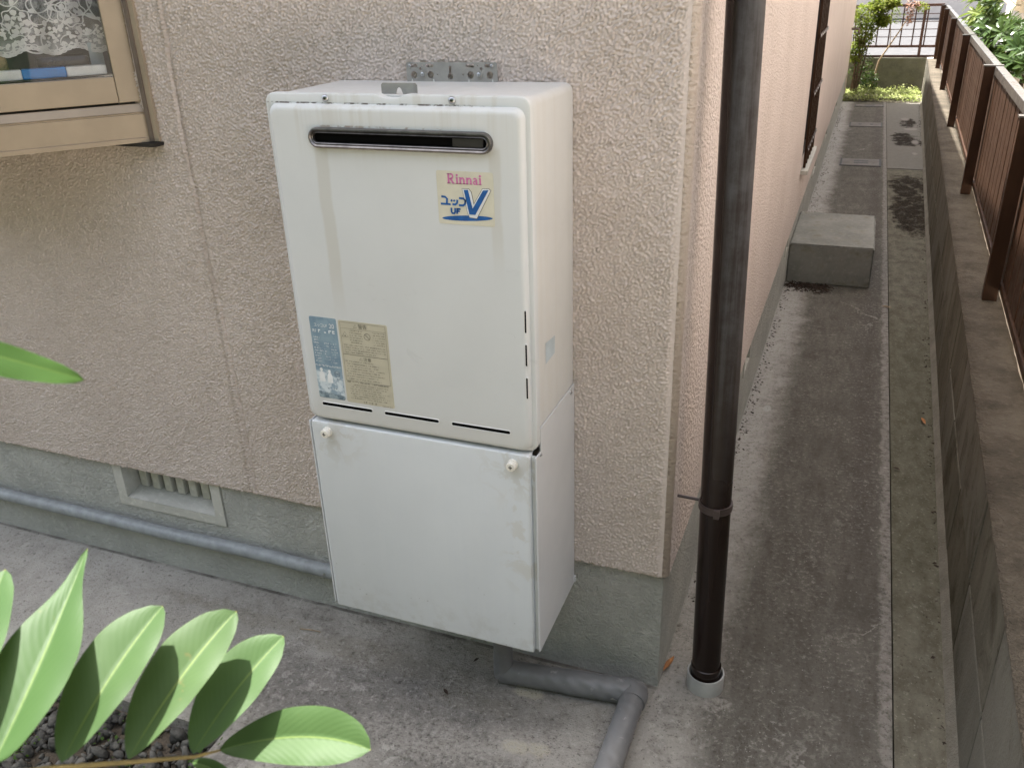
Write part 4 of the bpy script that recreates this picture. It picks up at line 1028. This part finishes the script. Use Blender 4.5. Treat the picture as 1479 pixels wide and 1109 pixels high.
# ------------------------------------------------------------------ far end: low wall, railing, plants
fw = obj('low_wall', boxes((-1.2, .930, 11.02, 11.24, -.1, .41)), 'far_wall', None, bevel=.01, label='low dark mossy concrete wall closing the end of the passage', cat='wall')
rl = thing('railing', 'dark red brown metal railing with thin bars on the far low wall', 'railing', (0, 11.13, .41))
obj('top_rail', boxes((-1.2, 1.0, -.03, .03, .585, .615)), 'railing', rl)
obj('bottom_rail', boxes((-1.2, .98, -.02, .02, .115, .143)), 'railing', rl)
obj('base_rail', boxes((-1.2, .98, -.02, .02, .002, .026)), 'railing', rl)
rb_ = mesh_from(boxes((-.008, .008, -.008, .008, .1435, .5845)), 'bar', 'railing')
x = -1.1
while x < .98:
    obj('bar', rb_, None, rl, loc=(x, 0, 0)); x += .138
for xx in (.795, -.5): obj('post', boxes((xx - .016, xx + .016, -.026, .026, .001, .584)), 'railing', rl)
for zz in (.235, .322, .41, .497): obj('wire', boxes((-1.2, .98, -.012, -.0085, zz, zz + .009)), 'railing', rl)

def leafcloud(bm, centres, n, size, spread, flatten=1., up=.4, rnd=random, width=.36, fold=.25):
    for (c, rad3) in centres:
        for i in range(n):
            while True:
                q = Vector((rnd.uniform(-1, 1), rnd.uniform(-1, 1), rnd.uniform(-1, 1)))
                if .12 < q.length < 1: break
            q = q * (q.length ** -.35)
            p = Vector(c) + Vector((q.x * rad3[0], q.y * rad3[1], q.z * rad3[2]))
            d = Vector((rnd.uniform(-1, 1), rnd.uniform(-1, 1), rnd.uniform(-.6, .7))).normalized()
            nn = (Vector((rnd.uniform(-1, 1), rnd.uniform(-1, 1), rnd.uniform(0, 1) + up))).normalized()
            w = d.cross(nn).normalized(); nn = w.cross(d).normalized()
            L = size * rnd.uniform(.6, 1.25); ww = L * width
            a = bm.verts.new(p); m1 = bm.verts.new(p + d * L * .5 + w * ww * .5 + nn * ww * fold); m2 = bm.verts.new(p + d * L * .5 - w * ww * .5 + nn * ww * fold)
            b = bm.verts.new(p + d * L - nn * L * .12); c_ = bm.verts.new(p + d * L * .5)
            bm.faces.new((a, c_, m1)); bm.faces.new((c_, b, m1)); bm.faces.new((a, m2, c_)); bm.faces.new((c_, m2, b))
def rosettes(bm, pts, k, size, rnd, width=.30):
    for p, axis in pts:
        axis = axis.normalized(); a = axis.orthogonal().normalized(); b = axis.cross(a)
        ph = rnd.random() * 6
        for i in range(k):
            t = ph + i * 2 * pi * .382; el = rnd.uniform(.15, .85)
            d = ((a * cos(t) + b * sin(t)) * cos(el) + axis * sin(el)).normalized()
            w = d.cross(axis).normalized(); nn = w.cross(d)
            L = size * rnd.uniform(.65, 1.15); ww = L * width
            o = p - axis * rnd.uniform(0, .03)
            pts_ = [(0, 0), (.3, .8), (.6, 1.), (.85, .55), (1, 0)]
            mid = [bm.verts.new(o + d * L * s - nn * L * .22 * s * s) for s, _ in pts_]
            for sg in (-1, 1):
                ed = [bm.verts.new(o + d * L * s - nn * L * .22 * s * s + w * sg * ww * .5 * h + nn * ww * .18 * h) for s, h in pts_[1:-1]]
                q = [mid[0]] + ed + [mid[-1]]
                for i2 in range(4):
                    f = [mid[i2], mid[i2 + 1], q[i2 + 1], q[i2]]
                    f = list(dict.fromkeys(f))
                    if len(f) > 2: bm.faces.new(f if sg > 0 else f[::-1])
# dense glossy shrub behind the fence
sh = thing('shrub', 'large dark glossy leaved shrub rising behind the brown fence', 'shrub', (1.40, 6.2, .27))
rn = random.Random(21)
pd, lit_pts = [], []
for i in range(900):
    q = Vector((rn.gauss(0, 1), rn.gauss(0, 1), rn.gauss(0, 1))).normalized() * (rn.uniform(.45, 1) ** .5)
    lump = 1 + .22 * sin(q.x * 7 + q.y * 5) * cos(q.z * 6)
    p = Vector((q.x * .50, q.y * 1.95, .88 + q.z * .52)) * 1.0; p.x *= lump; p.z = .88 + q.z * .52 * lump
    if p.z < .30 + .25 * abs(p.y + .3): continue
    if p.x + 1.40 > .93 + .106 * (p.y + 1.2) and p.z + .27 > 1.13 - .04 * (p.y + 1.2): continue                     # the crown is lower on the neighbour's side
    (lit_pts if (q.z + q.x * -.3 > .15 and rn.random() < .30) else pd).append((p, Vector((q.x, q.y, abs(q.z) + .7)) + Vector((rn.uniform(-.5, .5), rn.uniform(-.5, .5), 0))))  # paler leaves on the sunward top, sunlight painted into their colour
bm = B(); rosettes(bm, pd, 11, .105, rn); obj('foliage', bm, 'shrub_dark', sh, kind='stuff')
bm = B(); rosettes(bm, lit_pts, 9, .10, rn); obj('foliage', bm, 'shrub_sunlit', sh, kind='stuff')
bm = B()
for (x, y, dx, dy) in ((.0, -.9, .10, .2), (.05, -.2, -.1, .3), (-.05, .5, .1, -.3), (.10, -1.15, .14, -.2), (.02, -.85, -.15, .1)):
    tube(bm, [(x, y, 0), (x + dx * .3, y + dy * .3, .4), (x + dx, y + dy, .75), (x + dx * 1.8, y + dy * 1.6, 1.05)], [.022, .017, .012, .006], 8)
obj('trunk', bm, 'bark', sh, smooth=True)
# yellow-green bush at the far house corner
ys = thing('bush', 'loose yellow green bush at the far corner of the house', 'shrub', (.12, 10.62, 0))
rn = random.Random(4); bm = B()
leafcloud(bm, [((.02, 0, .93), (.16, .16, .14)), ((.16, .05, 1.03), (.12, .13, .10)), ((.02, 0, .72), (.12, .14, .14)), ((-.05, 0, .52), (.09, .12, .14)), ((.20, .02, .86), (.07, .1, .06)), ((.28, 0, 1.06), (.08, .1, .05))], 520, .048, 1, up=.6, rnd=rn, width=.5)
obj('foliage', bm, 'yellow_leaf', ys, kind='stuff')
bm = B(); leafcloud(bm, [((.04, .05, .30), (.14, .12, .20)), ((.14, .1, .16), (.10, .10, .12))], 300, .038, 1, rnd=rn, width=.5); obj('foliage', bm, 'shrub_dark', ys, kind='stuff')
bm = B()
for i in range(14):
    a = rn.uniform(0, 6.3); r0 = rn.uniform(.01, .05); e = rn.uniform(.08, .2)
    tube(bm, [(r0 * cos(a) - .02, r0 * sin(a), 0), (.05 * cos(a), .05 * sin(a), .35), (e * cos(a), e * sin(a), rn.uniform(.5, 1.0))], [.008, .006, .003], 6)
obj('trunk', bm, 'bark', ys, smooth=True)
sp = thing('sapling', 'thin leaning branch with a dried brown flower head before the railing', 'plant', (.34, 10.78, 0))
bm = B(); tube(bm, [(-.06, .0, 0), (0, 0, .40), (.10, .01, .58), (.20, .02, .76), (.30, .03, .98)], [.012, .010, .009, .007, .004], 8); tube(bm, [(.10, .01, .58), (.09, .02, .72), (.07, .02, .85)], [.005, .004, .002], 6); obj('stem', bm, 'twig', sp, smooth=True)
bm = B(); leafcloud(bm, [((.28, .03, .90), (.035, .03, .10)), ((.30, .03, 1.02), (.10, .05, .05))], 120, .035, 1, rnd=rn, width=.5); obj('flower_head', bm, 'dead_pink', sp, kind='stuff')
bm = B(); leafcloud(bm, [((.12, .02, .90), (.09, .05, .10)), ((.40, .03, 1.0), (.08, .05, .06))], 90, .035, 1, rnd=rn, width=.5, up=.8); obj('foliage', bm, 'yellow_leaf', sp, kind='stuff')
bm = B(); rn = random.Random(8)
for i in range(5200):
    x = rn.uniform(-.25, .86); y = rn.uniform(10.03, 11.0); h = .02 + .07 * rn.random() * (.4 + .9 * abs(sin(x * 7) * cos(y * 6)))
    if y < 10.10 and rn.random() < .6: h *= .4
    d = Vector((rn.uniform(-1, 1), rn.uniform(-1, 1), rn.uniform(-.1, .5))).normalized(); w = d.cross(Vector((rn.uniform(-.5, .5), rn.uniform(-.5, .5), 1))).normalized()
    L = rn.uniform(.012, .030); p = Vector((x, y, h))
    bm.faces.new([bm.verts.new(q) for q in (p, p + d * L * .5 + w * L * .42, p + d * L, p + d * L * .5 - w * L * .42)])
obj('ground_cover', bm, 'ground_leaf', None, kind='stuff', label='low pale green ground cover at the end of the paving', cat='ground cover')

# neighbour's side
nh = thing('neighbour_house', 'cream sided neighbouring house partly hidden behind the shrub', 'house', (1.62, 10.2, .27), -.07)
obj('wall', boxes((.16, 3, -11.0, 5, 0, 4.6)), 'pink_wall', nh)  # unseen near stretch lengthened to bounce light onto the side wall
nb_ = B()
obj('bay_frame', boxes((.05, .158, -.6, 3.2, .70, 2.0)), 'siding', nh)
sid = mesh_from(boxes((0, .0498, -.62, 3.2, 0, .052)), 'siding_board', 'siding', bevel=.005)
for i in range(14): obj('siding_board', sid, None, nh, loc=(.0 + .004 * (i % 2), 0, .72 + i * .060))
obj('roof', boxes((-.1, 3.2, -11.2, 5.2, 4.601, 4.7)), 'roof', nh)
gw = thing('garden_wall', 'low pale pink garden wall with a red brown cap behind the shrub', 'wall', (1.36, 7.6, .27))
obj('wall_body', boxes((0, 1.6, 0, .12, 0, .42)), 'pink_wall', gw); obj('cap', boxes((-.015, 1.6, -.02, .14, .421, .465)), 'cap_brown', gw, bevel=.004)
fb = thing('far_building', 'pale building across the road beyond the railing', 'building', (0, 27, 0))
obj('wall', boxes((-14, 16, 0, 6, 0, 3.2)), 'pink_wall', fb); obj('roof', boxes((-14.5, 16.5, -.5, 6.5, 3.2, 3.5)), 'roof', fb)
nbx = boxes((-7, -1.7, 15, 22, .12, 3.4)); obj('far_house', nbx, 'pink_wall', None, label='plain house beside the road beyond the far corner', cat='house')

hg = thing('added_hedge', 'unseen tall leafy screen added behind the camera to block low sky light', 'added_hedge', (-1.6, -3.6, -.03))  # unseen screen added to block low sky and steepen the light
bm = B(); rn = random.Random(33)
nx_, nz_ = 46, 18
for side in (0, 1):
    V = [[bm.verts.new((-4.6 + 9.2 * i / nx_, (-.45 if side else .0) + rn.uniform(-.09, .09), 3.8 * j / nz_)) for j in range(nz_ + 1)] for i in range(nx_ + 1)]
    for i in range(nx_):
        for j in range(nz_): bm.faces.new((V[i][j], V[i + 1][j], V[i + 1][j + 1], V[i][j + 1]))
obj('branch_mass', bm, 'shrub_dark', hg, kind='stuff')
bm = B(); leafcloud(bm, [((-4.2 + .7 * i, -.22, .35 + .66 * j), (.48, .34, .42)) for i in range(13) for j in range(6)], 110, .075, 1, rnd=rn, width=.5); obj('foliage', bm, 'shrub_dark', hg, kind='stuff')
# ------------------------------------------------------------------ gravel, litter
bm = B(); rn = random.Random(2)
for i in range(2200):
    x = rn.uniform(-1.9, -.87); y = rn.uniform(-.95, -.44); r = rn.choice((.005, .007, .008, .010, .012, .016)) * rn.uniform(.85, 1.15)
    mt = Matrix.Translation((x, y, -.034 + r * .45 + rn.uniform(0, .014))) @ Quaternion((rn.gauss(0, 1), rn.gauss(0, 1), rn.gauss(0, 1), rn.gauss(0, 1))).normalized().to_matrix().to_4x4() @ Matrix.Diagonal((r * rn.uniform(.9, 1.7), r * rn.uniform(.6, 1.), r * rn.uniform(.35, .75), 1))
    bmesh.ops.create_icosphere(bm, subdivisions=1, radius=1, matrix=mt)
obj('gravel', bm, 'pebble', None, smooth='all', kind='stuff', label='grey pebbles filling the bed at the lower left', cat='gravel')
bm = B()
for i in range(2600):
    x = rn.uniform(-1.9, -.80); y = rn.uniform(-.95, -.43)
    if sin(x * 21) * cos(y * 27 + 1) < .15: continue
    p = Vector((x, y, rn.uniform(-.005, .022))); d = Vector((rn.uniform(-1, 1), rn.uniform(-1, 1), rn.uniform(.0, .8))).normalized(); w = d.cross(Vector((0, .3, 1))).normalized(); L = rn.uniform(.005, .011)
    bm.faces.new([bm.verts.new(q) for q in (p, p + d * L * .5 + w * L * .4, p + d * L, p + d * L * .5 - w * L * .4)])
obj('moss', bm, 'moss', None, kind='stuff', label='tiny green moss sprigs growing among the pebbles', cat='moss')

bm = B(); rn = random.Random(14)
for i in range(2300):
    if i < 1500: y = rn.uniform(.25, 9.6); x = -.008 + abs(rn.gauss(0, .022)) * (1.6 if 3.7 < y < 8 else .8)
    else: y = rn.uniform(-.5, 9.8); x = WX + WS * y - .018 - abs(rn.gauss(0, .012))
    if x < .39 and 2.95 < y < 3.68: continue
    if rn.random() < .45 + .4 * sin(y * 3.1) * sin(y * 1.3): continue
    L = rn.uniform(.002, .0075); a = rn.uniform(0, 6.3); z = (.0004 if x < .46 else -.0025); w = L * rn.uniform(.2, .6)
    q = [Vector((x + L * cos(a), y + L * sin(a), z)), Vector((x - w * sin(a), y + w * cos(a), z + L * .5)), Vector((x - L * cos(a), y - L * sin(a), z)), Vector((x + w * sin(a), y - w * cos(a), z))]
    bm.faces.new([bm.verts.new(v) for v in q])
obj('debris', bm, 'litter', None, kind='stuff', label='fine dark plant debris along the edges of the side passage', cat='debris')
def dead_leaf(loc, rz, L, w, lbl, m='dead', curl=.5):
    bm = B(); n = 6; ml = []; e1 = []; e2 = []
    for i in range(n + 1):
        t = i / n; h = sin(pi * min(.98, t * .94 + .03)) * w * .5; z = .004 + curl * L * .25 * (t - .5) ** 2
        ml.append(bm.verts.new((0, (t - .5) * L, z))); e1.append(bm.verts.new((h * .8, (t - .5) * L, z + h * .9 * curl))); e2.append(bm.verts.new((-h * .8, (t - .5) * L, z + h * .7 * curl)))
    for i in range(n): bm.faces.new((ml[i], ml[i + 1], e1[i + 1], e1[i])); bm.faces.new((ml[i + 1], ml[i], e2[i], e2[i + 1]))
    o = obj('dead_leaf', bm, m, None, smooth='all', label=lbl, cat='leaf'); o.location = loc; o.rotation_euler = (0, 0, rz)
    return o
dead_leaf((-.002, .085, .001), -.25, .055, .016, 'curled orange dead leaf beside the foundation corner', 'dead', 1.)
dead_leaf((.470, 2.72, .001), 1.2, .045, .014, 'pale curled leaf beside the right end of the step', 'twig', 1.)
dead_leaf((.588, 1.55, .0), .2, .05, .015, 'brown dead leaf at the foot of the block wall', 'dead', .8)
dead_leaf((.497, 1.18, .0), 1.0, .024, .014, 'small black leaf beside the pavement joint', 'litter', .4)
dead_leaf((-.455, -.165, .001), .9, .022, .010, 'small dark leaf below the white pipe cover', 'litter', .4)
dead_leaf((-.43, -.05, .001), -.4, .018, .009, 'tiny dark leaf near the foundation under the pipe cover', 'litter', .4)
bm = B(); tube(bm, [(-.89, -.095, .003), (-.86, -.092, .006), (-.835, -.088, .003)], .0012, 6); obj('twig', bm, 'twig', None, smooth=True, label='thin pale twig on the concrete left of the pipe cover', cat='twig')
bm = B(); rn = random.Random(6)
for i in range(190):
    t = rn.random(); x = -.005 + .19 * t + rn.gauss(0, .008); y = 2.975 - abs(rn.gauss(0, .045)) - .01; L = rn.uniform(.012, .04); a = rn.gauss(.1, .6)
    tube(bm, [(x, y, .004), (x + L * cos(a) * .5, y + L * sin(a) * .5, rn.uniform(.004, .016)), (x + L * cos(a), y + L * sin(a), .004)], rn.uniform(.0012, .003), 4)
obj('leaf_litter', bm, 'litter', None, kind='stuff', label='dark leaf litter gathered at the foot of the step', cat='leaf litter')

# ------------------------------------------------------------------ foreground plant
def leaf_mesh(name, base, tip, mid, wl, wr, up, fold=.30, droop=.0, m='leaf', tipw=.12, roll=0., wave=.012, shape=.46, acum=.0):
    base, tip, mid = Vector(base), Vector(tip), Vector(mid)
    ctrl = mid * 2 - (base + tip) * .5
    n, h = 26, 7
    up = Vector(up).normalized()
    bm = B(); uvl = bm.loops.layers.uv.new('uv'); rows = []; ph = random.random() * 6
    L = (tip - base).length
    for i in range(n + 1):
        t = i / n
        c = base * (1 - t) ** 2 + ctrl * 2 * t * (1 - t) + tip * t * t - up * droop * L * t * t
        d = (ctrl - base) * 2 * (1 - t) + (tip - ctrl) * 2 * t; d.normalize()
        side = d.cross(up).normalized(); nn = side.cross(d).normalized()
        q = Quaternion(d, roll); side = q @ side; nn = q @ nn
        e = (t ** (.62 + shape * .3)) * ((1 - t) ** .62); e /= .655
        e = max(0., min(1., e)) if t < .9 else max(tipw * (1 - t) * 3.2, min(1, e) * .93)
        if acum: q_ = max(0, min(1, (t - .45) / .5)); e *= 1 - acum * q_ * q_ * (3 - 2 * q_)
        row = []
        for j in range(-h, h + 1):
            u = j / h; w = (wr if u > 0 else wl) * e
            lift = fold * abs(u) * w - .28 * fold * (abs(u) ** 3) * w + wave * L * .35 * sin(t * 19 + ph + u) * u * u
            row.append((bm.verts.new(c + side * u * w + nn * lift), (.5 + u * .49, t)))
        rows.append(row)
    for i in range(n):
        for j in range(2 * h):
            q = [rows[i][j], rows[i][j + 1], rows[i + 1][j + 1], rows[i + 1][j]]
            f = bm.faces.new([a[0] for a in q])
            for lp, a in zip(f.loops, q): lp[uvl].uv = a[1]
    bmesh.ops.recalc_face_normals(bm, faces=bm.faces)
    me = bpy.data.meshes.new(name); bm.to_mesh(me); bm.free(); me.materials.append(MAT[m])
    for p in me.polygons: p.use_smooth = True
    return me
PL = thing('leafy_plant', 'green plant with paired oval leaflets reaching in from the lower left', 'plant', (-.62, -1.36, -.03))
UP = (.05, -.35, .93)
def pleaf(*a, **k):
    me = leaf_mesh('leaf', *a, **k)
    o = obj('leaf', me, None, PL); o.matrix_parent_inverse = Matrix.Translation(-PL.location); return o
CAMP = Vector((.2568, -1.4602, 1.4525))
def pu(P, k): P = Vector(P); return P + (CAMP - P).normalized() * k
for (b, t, m, wl, wr, k, kw) in (
    ((-.1966, -1.253, 1.0534), (-.2511, -1.1424, 1.0979), (-.2230, -1.202, 1.0732), .030, .030, .170, {}),
    ((-.1597, -1.2432, 1.0551), (-.2018, -1.1150, 1.1080), (-.1763, -1.1850, 1.0795), .033, .036, .135, dict(fold=.4, tipw=.3, shape=.1, acum=.72)),
    ((-.1203, -1.2298, 1.058), (-.1234, -1.1338, 1.0943), (-.1262, -1.1804, 1.0767), .032, .0275, .100, {}),
    ((-.0833, -1.2165, 1.061), (-.0735, -1.1234, 1.0955), (-.0820, -1.1680, 1.0795), .031, .0255, .065, {}),
    ((-.0487, -1.2032, 1.0641), (-.0347, -1.129, 1.0913), (-.0445, -1.1660, 1.0784), .028, .0215, .030, {}),
    ((-.0352, -1.197, 1.0658), (.0485, -1.1717, 1.0708), (.0083, -1.1775, 1.0720), .023, .024, .002, dict(fold=.35))):
    g = 1 - k / .62; pleaf(pu(b, k), pu(t, k), pu(m, k), wl * g * 1.18, wr * g * 1.14, UP, **{**dict(roll=.12, fold=.3), **kw})
pleaf((-.0461, -1.2067, 1.0627), (-.0150, -1.2090, 1.0616), (-.0320, -1.2075, 1.064), .007, .007, UP, fold=.8)
# leaflets on the near side of the rachis (below the picture) and a higher spray
pleaf((-.122, -1.236, 1.056), (-.075, -1.315, 1.02), (-.098, -1.275, 1.045), .022, .022, UP)
pleaf((-.165, -1.250, 1.053), (-.135, -1.345, 1.01), (-.150, -1.30, 1.04), .022, .022, UP)
pleaf((-.0669, -1.2957, 1.3585), (-.0166, -1.2352, 1.3144), (-.0400, -1.2630, 1.3365), .0105, .0145, (.2, -.5, .8), m='leaf_soft', fold=.1, tipw=.3)
pleaf((-.205, -1.19, 1.31), (-.235, -1.10, 1.345), (-.215, -1.145, 1.335), .018, .018, (0, 0, 1), m='leaf_soft')  # unseen leaf added to cast shade on the leaflets below
bm = B()
rp = [(-.62, -1.36, -.03), (-.66, -1.38, .5), (-.55, -1.36, .9), (-.36, -1.33, 1.01), *[tuple(pu(q, k)) for q, k in (((-.2051, -1.2712, 1.047), .172), ((-.1553, -1.2475, 1.0532), .133), ((-.1278, -1.2352, 1.0563), .108), ((-.0866, -1.2193, 1.0601), .067), ((-.0471, -1.2041, 1.0637), .028), ((-.0345, -1.1968, 1.0658), .002))]]
tube(bm, rp, [.009, .008, .006, .003, .0017, .0015, .0014, .0012, .001, .0006], 8)
tube(bm, [(-.66, -1.38, .5), (-.50, -1.36, 1.1), (-.28, -1.32, 1.30), (-.12, -1.305, 1.352), (-.0669, -1.2957, 1.3585)], [.006, .005, .003, .0015, .001], 8); tube(bm, [(-.28, -1.32, 1.30), (-.25, -1.25, 1.305), (-.205, -1.19, 1.31)], [.002, .0015, .001], 6)
o = obj('stem', bm, 'stem', PL, smooth='all'); o.matrix_parent_inverse = Matrix.Translation(-PL.location)
